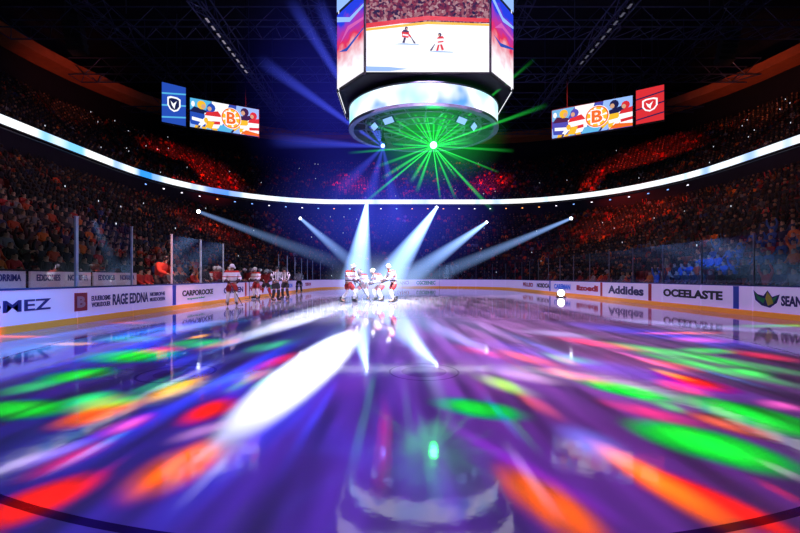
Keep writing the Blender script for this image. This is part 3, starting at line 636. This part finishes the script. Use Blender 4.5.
for k in range(30):
    t=2*math.pi*(k+.8*random.random())/30; L=2.4+5.0*random.random()**1.3; dv=Vector((math.cos(t),-.5,math.sin(t)*.9)).normalized()*L
    beam(gp+dv*.05,gp+dv,.025,.08+.12*random.random(),(.03,1,.10),.28+.25*random.random(),1.2,1.0,'thin green starburst ray around the green light',.5)  # starburst flare of the green light, built as glowing cones
for (px,py,dd_) in ((345,0,30),(318,0,36),(290,0,36),(260,60,36),(270,140,32),(330,200,26),(360,235,22),(400,235,24)):
    t=W(px,py,dd_); beam(bp_,t,.05,.8,(.07,.10,1),.20,1.2,.8,'soft blue light ray through haze',.3)
def haze(c,r,col,k,lab):
    m=bpy.data.materials.new('haze'); m.use_nodes=True; nt=m.node_tree; nt.nodes.clear(); o=N(nt,'ShaderNodeOutputMaterial'); em_=N(nt,'ShaderNodeEmission'); em_.inputs[0].default_value=(*col,1)  # self-glowing volume stands in for lit haze
    tc=N(nt,'ShaderNodeTexCoord'); l=N(nt,'ShaderNodeVectorMath',operation='LENGTH'); nt.links.new(tc.outputs['Object'],l.inputs[0])
    f_=math_(nt,'POWER',math_(nt,'SUBTRACT',1,l.outputs['Value'],True),1.6); nt.links.new(math_(nt,'MULTIPLY',f_,k),em_.inputs[1]); nt.links.new(em_.outputs[0],o.inputs['Volume'])
    mb=MB(); mb.ball((0,0,0),1,24,14); o_=obj('haze_glow',mb.mesh('haze',m),loc=c,label=lab,category='haze',kind='stuff'); o_.scale=r
haze((-1.5,36,6.8),(12,13,6.6),(.05,.08,1),.048,'blue haze glow above the ice')
haze((-6,36,17),(9,12,11),(.05,.05,1),.018,'faint blue haze glow below the roof')
haze((SX+.6,22.5,9.7),(4.4,3,3.4),(.01,1,.08),.15,'faint green glow around the green stage light')
haze((-1.0,22.4,1.0),(3.8,2.5,2.1),(.5,.65,1),.30,'bright blue-white haze glow around the spotlit players')
# ---------- lights
def spot(loc,tgt,size,power,col,blend=.6,soft=.5):
    l=bpy.data.lights.new('spot_light','SPOT'); l.energy=power; l.color=col; l.spot_size=math.radians(size); l.spot_blend=blend; l.shadow_soft_size=soft
    o=bpy.data.objects.new('spot_light',l); COL.objects.link(o); o.location=loc; o.rotation_euler=(Vector(tgt)-Vector(loc)).to_track_quat('-Z','Y').to_euler(); return o
l=bpy.data.lights.new('green_burst_spill','POINT'); l.energy=150; l.color=(.02,1,.1); l.shadow_soft_size=.2; o=bpy.data.objects.new('green_burst_spill',l); COL.objects.link(o); o.location=gp+Vector((0,-.6,-.4))  # point lamp added for the spill of the green burst
spot((-2,20,26),(-25,30,6),75,3600,(1,.4,.5)); spot((4,20,26),(28,32,6),75,6800,(1,.35,.3)); spot((1,30,26),(1,62,8),80,9000,(.4,.15,1))  # spots without fixtures, added so the crowd in the stands shows
spot((-2,40,27),(-32,60,17),24,120000,(1,.03,.02),1); spot((8,40,27),(37,60,17),28,120000,(1,.04,.02),1); spot((0,44,27),(4,74,17),56,24000,(.3,.05,1)); spot((0,44,27),(-10,74,17),16,80000,(1,.02,.04),1); spot((0,44,27),(18,74,17),16,80000,(1,.02,.04),1)
spot((10,30,25),(31,52,7),28,42000,(1,.08,.02),1); spot((-6,28,25),(-24,48,5),22,20000,(1,.07,.03),1); spot((-30,36,17),(-46,55,29.5),34,6000,(1,.2,.08),1); spot((33,36,17),(50,55,29.5),36,8000,(1,.25,.1),1)  # last two spots are added only to brighten the fascia
spot((9,15,9),(15.5,20.5,1.6),24,7000,(.03,.2,1),.8)
spot((0,12,20),(-1.0,22.3,0),11,110000,(.72,.83,1),.6,.2); spot((-6,8,18),(-8,20,1),30,11000,(1,.7,.8),.7,.2); spot((-4,5,8),(-9.5,9.3,.6),26,5000,(.02,.3,1),1,.2); spot((-6,12,8),(-10,17,1),18,3500,(1,.3,.25),.8,.2)  # last spot is added to pick out the jacket behind the boards
for y in (30,60): 
    l=bpy.data.lights.new('area_light','AREA'); l.energy=260; l.color=(.12,.12,1); l.size=30; o=bpy.data.objects.new('area_light',l); COL.objects.link(o); o.location=(2,y,24); o.rotation_euler=(math.pi,0,0)
def ellipse(p1,p2,w):
    a=FL(*p1);b_=FL(*p2); c=(a+b_)/2; mj=(b_-a).length/2; u=(b_-a).normalized(); v=Vector((-u.y,u.x,0))
    M=Vector(((p1[0]+p2[0])/2,(p1[1]+p2[1])/2)); dp=Vector((p2[0]-p1[0],p2[1]-p1[1])).normalized(); pr=Vector((-dp.y,dp.x))
    bs=[]
    for sg in(-1,1):
        Q=FL(M.x+sg*pr.x*w/2,M.y+sg*pr.y*w/2)-c; s=min(.93,abs(Q.dot(u))/mj); bs.append(abs(Q.dot(v))/math.sqrt(1-s*s))
    return c,mj,sum(bs)/2,math.atan2(u.y,u.x)
def gobo(loc,pats,power,streak=.5,sx=2.8,sy=.35):
    l=bpy.data.lights.new('projector','SPOT'); l.energy=power; l.spot_size=math.radians(160); l.spot_blend=0; l.shadow_soft_size=.05; l.use_nodes=True
    nt=l.node_tree; em_=[n for n in nt.nodes if n.type=='EMISSION'][0]
    tc=N(nt,'ShaderNodeTexCoord'); s=N(nt,'ShaderNodeSeparateXYZ'); nt.links.new(tc.outputs['Normal'],s.inputs[0])
    nz=math_(nt,'MULTIPLY',s.outputs[2],-1); H=loc[2]
    fx=math_(nt,'ADD',math_(nt,'MULTIPLY',math_(nt,'DIVIDE',s.outputs[0],nz),H),loc[0]); fy=math_(nt,'ADD',math_(nt,'MULTIPLY',math_(nt,'DIVIDE',s.outputs[1],nz),H),loc[1])
    cb=N(nt,'ShaderNodeCombineXYZ'); nt.links.new(fx,cb.inputs[0]); nt.links.new(fy,cb.inputs[1]); P=cb.outputs[0]
    comp=math_(nt,'POWER',math_(nt,'ABSOLUTE',nz),-3.0); acc=None
    clip=math_(nt,'MULTIPLY',math_(nt,'LESS_THAN',math_(nt,'ABSOLUTE',math_(nt,'SUBTRACT',fx,RX)),RHW+.15),math_(nt,'LESS_THAN',fy,50.6)); comp=math_(nt,'MULTIPLY',comp,clip)
    if streak:
        mp=N(nt,'ShaderNodeMapping'); mp.inputs['Scale'].default_value=(sx,sy,1); nt.links.new(P,mp.inputs[0]); no=N(nt,'ShaderNodeTexNoise'); no.inputs['Scale'].default_value=1.0; no.inputs['Detail'].default_value=3; nt.links.new(mp.outputs[0],no.inputs['Vector'])
        mr=N(nt,'ShaderNodeMapRange'); mr.inputs[1].default_value=.35; mr.inputs[2].default_value=.65; mr.inputs[3].default_value=1-streak; mr.inputs[4].default_value=1+streak; nt.links.new(no.outputs['Fac'],mr.inputs[0]); comp=math_(nt,'MULTIPLY',comp,mr.outputs[0])
    for (c,a,b_,th,col,st,soft) in pats:
        mp=N(nt,'ShaderNodeMapping',vector_type='TEXTURE'); mp.inputs['Location'].default_value=(c[0],c[1],0); mp.inputs['Rotation'].default_value=(0,0,th); mp.inputs['Scale'].default_value=(a,b_,1); nt.links.new(P,mp.inputs[0])
        ln=N(nt,'ShaderNodeVectorMath',operation='LENGTH'); nt.links.new(mp.outputs[0],ln.inputs[0])
        mr=N(nt,'ShaderNodeMapRange',interpolation_type='SMOOTHSTEP'); mr.inputs[1].default_value=1.0+soft*.35; mr.inputs[2].default_value=1-soft; mr.inputs[3].default_value=0; mr.inputs[4].default_value=st; nt.links.new(ln.outputs['Value'],mr.inputs[0])
        sc=N(nt,'ShaderNodeVectorMath',operation='SCALE'); sc.inputs[0].default_value=col; nt.links.new(mr.outputs[0],sc.inputs['Scale'])
        if acc is None: acc=sc.outputs[0]
        else:
            ad=N(nt,'ShaderNodeVectorMath',operation='ADD'); nt.links.new(acc,ad.inputs[0]); nt.links.new(sc.outputs[0],ad.inputs[1]); acc=ad.outputs[0]
    mxn=N(nt,'ShaderNodeVectorMath',operation='MAXIMUM'); nt.links.new(acc,mxn.inputs[0]); mxn.inputs[1].default_value=(0,0,0); acc=mxn.outputs[0]
    nt.links.new(acc,em_.inputs[0]); nt.links.new(comp,em_.inputs[1])
    o=bpy.data.objects.new('projector_light',l); COL.objects.link(o); o.location=loc
def E(p1,p2,w,col,st=1,soft=1):
    c,a,b_,th=ellipse(p1,p2,w); return (c,a,b_,th,col,st,soft)
G=(.0,1,.03);R_=(1,.005,.0);O_=(1,.10,.0);Yw=(1,.4,.0);Wt=(.85,.9,1);Bu=(.0,.05,1);Cy=(.0,.4,1);Pk=(1,.1,.4)
def extra(n,cols,seed,st):
    r_=random.Random(seed); out=[]
    for i in range(n):
        sd=-1 if i%2 else 1; x=400+sd*r_.uniform(90,400); y=r_.uniform(322,410) if abs(x-400)>180 else r_.uniform(330,385)
        dx,dy=(x-400),(y-277)*1.3; l_=math.hypot(dx,dy); ln=r_.uniform(14,38)*(y-277)/90+8; dx,dy=dx/l_*ln,max(.12,dy/l_)*ln*.7
        out.append(E((x-dx/2,y-dy/2),(x+dx/2,y+dy/2),r_.uniform(3,7)*(y-250)/90,r_.choice(cols),st*r_.uniform(.5,1.1)))
    return out
def streaks(n,cols,seed,st,y0,y1):
    r_=random.Random(seed); out=[]
    for i in range(n):
        x=r_.uniform(10,790); y=r_.uniform(y0,y1); dx,dy=(x-395),(y-285); l_=math.hypot(dx,dy); ln=r_.uniform(50,120); dx,dy=dx/l_*ln,max(.15,dy/l_)*ln
        if y+dy/2>528 or y-dy/2<300: continue
        out.append(E((x-dx/2,y-dy/2),(x+dx/2,y+dy/2),r_.uniform(2,5),r_.choice(cols),st*r_.uniform(.4,1.1),1))
    return out
green=[E((100,362),(160,349),13,G,1.1),E((50,382),(105,368),11,G,1.1),E((-10,418),(50,401),18,G,1.1),E((180,348),(220,339),9,G,.8),E((438,400),(522,417),17,G,1.0),
 E((410,455),(440,420),26,G,.35),E((478,374),(532,396),12,(.4,.9,.0),1),E((570,378),(680,402),12,G,1.3),E((635,422),(795,470),27,G,1.2),E((605,342),(800,374),8,G,1.1),E((690,396),(830,440),20,G,1.0),E((640,352),(790,385),8,G,1.0),E((250,352),(290,340),8,G,.6),E((110,342),(150,336),7,G,.5),E((5,395),(60,378),10,G,.6),E((130,395),(190,378),9,G,.6),E((540,352),(600,365),7,G,.6)]+extra(11,[G,G,(.5,.9,0)],3,1.0)+streaks(5,[G],11,.9,350,480)  # one faint patch draws the green light's reflection in the ice
red=[E((-30,532),(96,474),28,R_,2.0),E((60,428),(135,400),16,O_,1.9),E((136,498),(210,441),36,O_,2.1),E((190,424),(228,398),18,R_,2.0),E((140,404),(205,376),12,Yw,1.6),E((96,438),(150,414),12,Pk,1.2),
 E((506,466),(602,547),38,O_,2.2),E((595,443),(752,540),23,O_,2.3),E((650,470),(805,542),18,R_,1.7),E((500,350),(560,368),8,O_,1.6),E((555,337),(645,351),6,R_,1.8),E((660,372),(730,392),10,R_,1.9),E((690,412),(775,440),11,(1,.12,.06),1.5),E((640,358),(700,372),7,O_,1.5),E((250,372),(300,352),9,R_,1),E((540,368),(610,384),8,R_,1.5),E((455,345),(500,358),7,R_,1.2),
 E((20,480),(110,440),14,R_,.9),E((600,400),(700,425),11,R_,1.1),E((730,350),(800,362),6,R_,1),E((200,350),(245,338),6,R_,.9),E((520,392),(560,420),12,O_,.8)]+extra(13,[R_,O_,Yw,Pk],5,1.9)+streaks(6,[R_,Pk,O_],12,1.2,350,500)
white=[E((352,330),(226,442),42,Wt,4.8,.3),E((228,343),(352,303),11,Wt,3.8,.5),E((262,325),(350,299),7,Wt,3,.8),E((402,310),(438,392),13,(.5,.7,1),2.2),E((360,308),(367,378),7,(.5,.7,1),2.0),E((495,370),(562,384),10,(1,.6,.9),1.5),E((565,425),(625,465),26,(.12,.25,1),1.5),E((-20,478),(95,438),12,(.6,.35,1),1.5),E((-20,330),(40,312),18,Cy,2.2),E((0,360),(60,340),14,Cy,1.3),E((170,442),(232,420),11,(1,.4,.7),1.1),E((325,320),(425,297),17,(.85,.85,1),4),E((520,330),(600,338),6,(.6,.6,1),1.5),E((600,318),(800,334),5,(.4,.5,1),1.5)]+streaks(7,[(.5,.5,1),(1,.6,.9),(.8,.8,1)],13,1.2,330,500)  # the bluish patch draws a reflected glow as projected light
wash=[(Vector((-6,14,0)),12,20,0,(.0,.01,1),.34,1),(Vector((-.5,12,0)),6,14,0,(.05,.05,1),.36,1),(Vector((1.5,5.5,0)),4,5,0,(1,.08,.7),.30,1),(Vector((8,18,0)),10,20,0,(.8,.12,1),.26,1),(Vector((1,32,0)),13,17,0,(1,.6,.95),1.5,1),(Vector((3.5,15,0)),6,9,0,(1,.4,.88),.9,1),(Vector((2.2,9.5,0)),3,5,0,(1,.4,.8),.75,1),(Vector((-1,3.6,0)),2.6,3,0,(.02,.02,1),.30,1),(Vector((-6,6,0)),4,4,0,(.4,.0,.8),.22,1),  # pink ellipses put the mid-ice glare into the wash pattern
 E((100,320),(380,460),30,Bu,1.3),E((420,330),(640,420),30,(.3,.08,1),.7),E((560,322),(800,352),9,Bu,2.6),E((200,318),(20,380),22,Bu,2.8),E((300,340),(120,440),14,Bu,3.0),E((250,318),(60,345),8,Cy,1.8),E((330,380),(150,533),26,Bu,1.2),E((480,340),(760,400),14,Bu,1.2),E((180,400),(20,470),10,Bu,1.8),E((440,420),(620,520),14,(.5,.0,1),.8)]+streaks(7,[Bu,Cy,(.4,0,1)],14,2.4,330,500)
neg=[]
for (c,a,b_,th,col,st,soft) in red[:9]+red[11:13]+green[:3]+green[4:5]+green[7:9]+green[10:11]:
    neg.append((c,a*1.0,b_*1.05,th,(1,1,1),-1.1,1))
GP=42000
gobo((-1.5,13.5,21),green,GP*1.1,.6,5,.5); gobo((4.5,13.5,21),red,GP,.6,5,.5); gobo((1.5,14,22),white,GP*.6,.12); gobo((1.5,12,23),wash+neg,GP*.5,.6,3.5,.3)
# ---------- players
m_jer=bpy.data.materials.new('white_jersey'); m_jer.use_nodes=True; nt=m_jer.node_tree; b=nt.nodes['Principled BSDF']; b.inputs['Roughness'].default_value=.8
tc=N(nt,'ShaderNodeTexCoord'); s=N(nt,'ShaderNodeSeparateXYZ'); nt.links.new(tc.outputs['Generated'],s.inputs[0]); r=N(nt,'ShaderNodeValToRGB'); r.color_ramp.interpolation='CONSTANT'; e=r.color_ramp.elements
e[0].color=(.5,.02,.02,1); e[1].position=.10; e[1].color=(.75,.75,.78,1)
for p_,c in ((.16,(.02,.02,.04)),(.24,(.75,.75,.78)),(.5,(.5,.03,.02)),(.56,(.75,.75,.78)),(.84,(.5,.03,.02))): x=e.new(p_); x.color=(*c,1)
nt.links.new(s.outputs[2],r.inputs[0]); nt.links.new(r.outputs[0],b.inputs['Base Color'])
m_ref=bpy.data.materials.new('striped_shirt'); m_ref.use_nodes=True; nt=m_ref.node_tree; b=nt.nodes['Principled BSDF']
tc=N(nt,'ShaderNodeTexCoord'); w_=N(nt,'ShaderNodeTexWave'); w_.inputs['Scale'].default_value=3.2; nt.links.new(tc.outputs['Object'],w_.inputs['Vector']); r=N(nt,'ShaderNodeValToRGB'); r.color_ramp.interpolation='CONSTANT'; r.color_ramp.elements[0].color=(.01,.01,.01,1); r.color_ramp.elements[1].color=(.8,.8,.8,1); r.color_ramp.elements[1].position=.5
nt.links.new(w_.outputs['Fac'],r.inputs[0]); nt.links.new(r.outputs[0],b.inputs['Base Color'])
m_pred=mat('hockey_pants_red',(.35,.015,.015),.7); m_pblk=mat('hockey_pants_black',(.02,.02,.025),.7); m_sock=mat('hockey_sock',(.7,.7,.7),.8); m_sockr=mat('hockey_sock_red',(.45,.02,.02),.8)
m_helm=mat('helmet_red',(.5,.03,.03),.3); m_helw=mat('helmet_white',(.8,.8,.8),.3); m_helb=mat('helmet_black',(.02,.02,.02),.3); m_sk=mat('skate_black',(.02,.02,.02),.4); m_blade=mat('skate_blade',(.7,.7,.75),.2,metal=1)
m_glv=mat('glove_dark',(.05,.02,.03),.7); m_stick=mat('stick_black',(.03,.03,.03),.5); m_tape=mat('stick_tape',(.8,.8,.8),.8); m_coat=mat('dark_suit',(.03,.03,.05),.8); m_orj=mat('red_jacket',(.7,.06,.03),.8); m_eye=mat('eye_dark',(.02,.02,.02),.3)
def joints(pose):
    J={}
    if pose=='crouch': pel,sp,ch,nk,hd=(0,.22,.82),(0,.12,1.0),(0,-.08,1.18),(0,-.24,1.33),(0,-.3,1.42)
    elif pose=='stand': pel,sp,ch,nk,hd=(0,.03,1.0),(0,.02,1.2),(0,-.02,1.42),(0,-.05,1.6),(0,-.08,1.70)
    else: pel,sp,ch,nk,hd=(0,.1,.92),(0,.05,1.12),(0,-.06,1.33),(0,-.14,1.5),(0,-.19,1.6)
    for sg,n in((-1,'r'),(1,'l')):
        c=Vector(ch); J['sh'+n]=c+Vector((sg*.22,.02,.08))
        if pose=='stand': J['el'+n]=c+Vector((sg*.34,.0,-.2)); J['ha'+n]=c+Vector((sg*.2,-.3,-.32))
        else: J['el'+n]=c+Vector((sg*.36,-.08,-.18)); J['ha'+n]=c+Vector((sg*.16,-.38,-.32))
        p=Vector(pel); J['hi'+n]=p+Vector((sg*.12,0,-.06))
        if pose=='crouch': J['kn'+n]=Vector((sg*.27,-.12,.5)); J['an'+n]=Vector((sg*.34,.06,.14))
        elif pose=='stand': J['kn'+n]=Vector((sg*.16,-.03,.55)); J['an'+n]=Vector((sg*.19,.03,.14))
        else: J['kn'+n]=Vector((sg*.2,-.14*(1 if sg>0 else .1),.52)); J['an'+n]=Vector((sg*.26,-.02 if sg>0 else .28,.14))
        J['to'+n]=J['an'+n]+Vector((sg*.03,-.2,-.05))
    J.update(pel=Vector(pel),sp=Vector(sp),ch=Vector(ch),nk=Vector(nk),hd=Vector(hd)); J['tp']=J['hd']+Vector((0,-.01,.14)); return J
def sk(name,J,chain,mats,root=0,sub=1,extra=None):
    V=[];R=[];E_=[];idx={}
    for seq in chain:
        prev=None
        for item in seq:
            k,r=item if isinstance(item,tuple) else (item,None)
            if k not in idx: idx[k]=len(V); V.append(J[k]); R.append(r)
            if prev is not None: E_.append((prev,idx[k]))
            prev=idx[k]
    return skin_mesh(name,V,E_,R,mats,root,sub)
CACHE={}
def pmeshes(pose):
    if pose in CACHE: return CACHE[pose]
    J=joints(pose); lerp=lambda a,b_,t:J[a].lerp(J[b_],t); o={}
    ch=[[('pel',(.17,.12)),('sp',(.15,.11)),('ch',(.18,.12)),('nk',.06),('hd',(.085,.1)),('tp',(.07,.08))]]
    for n in 'rl':
        sg=-1 if n=='r' else 1; d_=(J['ha'+n]-J['el'+n]).normalized()
        J['wr'+n]=J['ha'+n]-d_*.06
        ch+= [[('ch',None),('sh'+n,.075),('el'+n,.055),('wr'+n,.035),('ha'+n,.04)],[('pel',None),('hi'+n,.11),('kn'+n,.075),('an'+n,.05),('to'+n,.045)]]
        for k in range(4):
            a=f'f{k}{n}'; b2=f'g{k}{n}'; J[a]=J['ha'+n]+Vector((-sg*.03,-.05,.03-.022*k)); J[b2]=J[a]+Vector((-sg*.05,.02,-.01)); ch.append([('ha'+n,None),(a,.011),(b2,.009)])
        J['th'+n]=J['ha'+n]+Vector((-sg*.05,.0,.04)); ch.append([('ha'+n,None),('th'+n,.012)])
    o['body']=sk('skater_body',J,ch,[m_skin],0,1)
    J['j0']=J['pel']+Vector((0,0,-.03)); 
    jc=[[('j0',(.23,.19)),('sp',(.22,.18)),('ch',(.24,.18)),('jn',.10)]]; J['jn']=J['ch'].lerp(J['nk'],.75)
    for n in 'rl': J['cu'+n]=lerp('el'+n,'ha'+n,.75); jc.append([('ch',None),('sh'+n,.13),('el'+n,.095),('cu'+n,.075)])
    o['jersey']=sk('jersey',J,jc,[m_jer],0,1)
    J['p0']=J['pel']+Vector((0,0,.04)); pc=[[('p0',(.2,.17)),('pel',(.2,.17))]]
    for n in 'rl': J['pk'+n]=lerp('hi'+n,'kn'+n,.8); pc.append([('pel',None),('hi'+n,.15),('pk'+n,.125)])
    o['pants']=sk('hockey_pants',J,pc,[m_pblk],0,1)
    for n in 'rl':
        J['s0']=lerp('hi'+n,'kn'+n,.75); J['s2']=lerp('kn'+n,'an'+n,.4)
        o['sock'+n]=sk('sock',J,[[('s0',.095),('kn'+n,.1),('s2',.095),('an'+n,.06)]],[m_sock],0,1)
        a=J['an'+n]; mb=MB(); mb.tube([a+Vector((0,.05,.13)),a+Vector((0,.04,.02)),a+Vector((0,.02,-.04))],[.065,.065,.06],8); mb.tube([a+Vector((0,.08,-.03)),a+Vector((0,-.06,-.02)),a+Vector((0,-.17,-.045)),a+Vector((0,-.22,-.05))],[.05,.055,.045,.02],8)
        mb.box((a.x,a.y-.06,a.z-.09),(.02,.27,.04),0); mb.box((a.x,a.y-.06,a.z-.125),(.006,.31,.03),1); o['skate'+n]=mb.mesh('skate',[m_sk,m_blade],False)
        h=J['ha'+n]; e_=J['el'+n]; d_=(h-e_).normalized(); mb=MB(); mb.tube([h-d_*.16,h-d_*.06,h,h+d_*.05],[.075,.06,.065,.04],8)
        for k in range(4): mb.tube([h+d_*.03+Vector((0,-.02,.045-.03*k)),h+d_*.07+Vector((0,-.03,.04-.03*k)),h+d_*.06+Vector(((.03 if n=='r' else -.03),-.0,.035-.03*k))],[.02,.02,.016],6)
        mb.tube([h+Vector(((.04 if n=='r' else -.04),0,.03)),h+Vector(((.07 if n=='r' else -.07),-.03,.05))],[.022,.018],6)
        o['glove'+n]=mb.mesh('glove',m_glv,True)
    h=J['hd']; mb=MB()
    mb.ball(h+Vector((0,.01,.09)),(.115,.14,.11),12,8); mb.tube([h+Vector((-.115,.0,.06)),h+Vector((-.11,.0,-.03))],.03,6); mb.tube([h+Vector((.115,.0,.06)),h+Vector((.11,.0,-.03))],.03,6); o['helmet']=mb.mesh('helmet',m_helm,True)
    mb=MB(); mb.ball(h+Vector((-.035,-.1,.035)),.013,6,5); mb.ball(h+Vector((.035,-.1,.035)),.013,6,5); mb.tube([h+Vector((-.025,-.095,-.045)),h+Vector((.025,-.095,-.045))],.007,5); o['face']=mb.mesh('face',m_eye)
    mb=MB(); mb.tube([h+Vector((0,-.1,.04)),h+Vector((0,-.125,.0))],[.01,.018],6); o['nose']=mb.mesh('nose',m_skin,True)
    mb=MB(); top=J['har']+Vector((-.02,.02,.14))
    end=Vector((.35,-.75,.05)) if pose=='stand' else Vector((.25,-1.0,.05))
    mb.tube([top,end],.018,6,0); mb.tube([top,top.lerp(end,.1)],.022,6,1)
    bd=Vector((-.3,-.06,0)) ; mb.tube([end,end+bd*.5,end+bd],[.03,.035,.03],6,0,.35); o['stick']=mb.mesh('hockey_stick',[m_stick,m_tape])
    CACHE[pose]=o; return o
MC={}
def remat(me,m_):
    k=(me.name,m_.name)
    if k not in MC: c=me.copy(); c.materials.clear(); c.materials.append(m_); MC[k]=c
    return MC[k]
def person(px,py,rot,pose,kind,stick=True,scale=1.06,loc=None,lab=None):
    o=pmeshes(pose)
    if loc is None: p=FL(px,py)
    else: p=Vector(loc)
    bodyl={'white':'hockey player in white and red jersey, ','ref':'referee in black and white striped shirt, ','home':'hockey player in red jersey and white helmet, ','staff':'team staff member in dark jacket, ','orange':'person in orange jacket, '}[kind]+{'crouch':'crouching on the ice','stand':'standing on skates','glide':'gliding on the ice'}[pose]
    b_=obj('person',o['body'],loc=p,rot=(0,0,math.radians(rot)),label=lab or bodyl,category='person'); b_.scale=(scale,)*3
    jer={'white':m_jer,'ref':m_ref,'home':m_pred,'staff':m_coat,'orange':m_orj}[kind]; pan={'white':m_pred,'home':m_pblk}.get(kind,m_pblk); so={'white':m_sock,'home':m_sockr}.get(kind,m_pblk)
    he={'white':m_helw,'home':m_helw,'ref':m_helb}.get(kind)
    def ch(n,me): obj(n,me,parent=b_)
    ch('jersey' if kind in('white','home','ref') else 'jacket',remat(o['jersey'],jer)); ch('trousers',remat(o['pants'],pan))
    for n in 'rl':
        ch('sock',remat(o['sock'+n],so)); ch('skate',o['skate'+n])
        if kind in('white','home'): ch('glove',o['glove'+n])
    ch('helmet' if he else 'cap',remat(o['helmet'],he or m_helb)); ch('face_features',o['face']); ch('nose',o['nose'])
    if stick and kind in('white','home'):
        s_=obj('hockey_stick',o['stick'],loc=p,rot=(0,0,math.radians(rot)),label='black hockey stick with white tape held by a player',category='hockey stick',group='hockey sticks'); s_.scale=(scale,)*3
for a in ((350,302.5,60,'glide','white'),(362,300,-20,'crouch','white'),(378,301,-60,'crouch','white'),(392,302.5,-70,'glide','white')):
    person(*a,scale=1.16)
for a in ((232,306,30,'stand','white'),(214,301,80,'stand','white'),(223,297,0,'stand','home'),(256,299,-30,'stand','white'),(266,297,20,'glide','home'),(276,301,60,'stand','ref'),(285,299,-20,'stand','ref'),(299,293,0,'stand','ref'),(246,296,-60,'stand','home'),(270,293,40,'stand','white')):
    person(*a)
person(0,0,90,'glide','orange',loc=(-10.1,16.5,.4),stick=False,lab='person in red jacket leaning behind the rink boards')
for k,(y,kd) in enumerate(((20.5,'staff'),(22,'home'),(23.5,'white'),(25,'staff'),(26.8,'home'),(28.5,'white'),(30,'home'))):
    person(0,0,80+k*5,'stand',kd,loc=(-10.3,y,.0),stick=False)
w=bpy.data.worlds.new('world'); S.world=w; w.use_nodes=True; w.node_tree.nodes['Background'].inputs[0].default_value=(.02,.03,.10,1); w.node_tree.nodes['Background'].inputs[1].default_value=.1
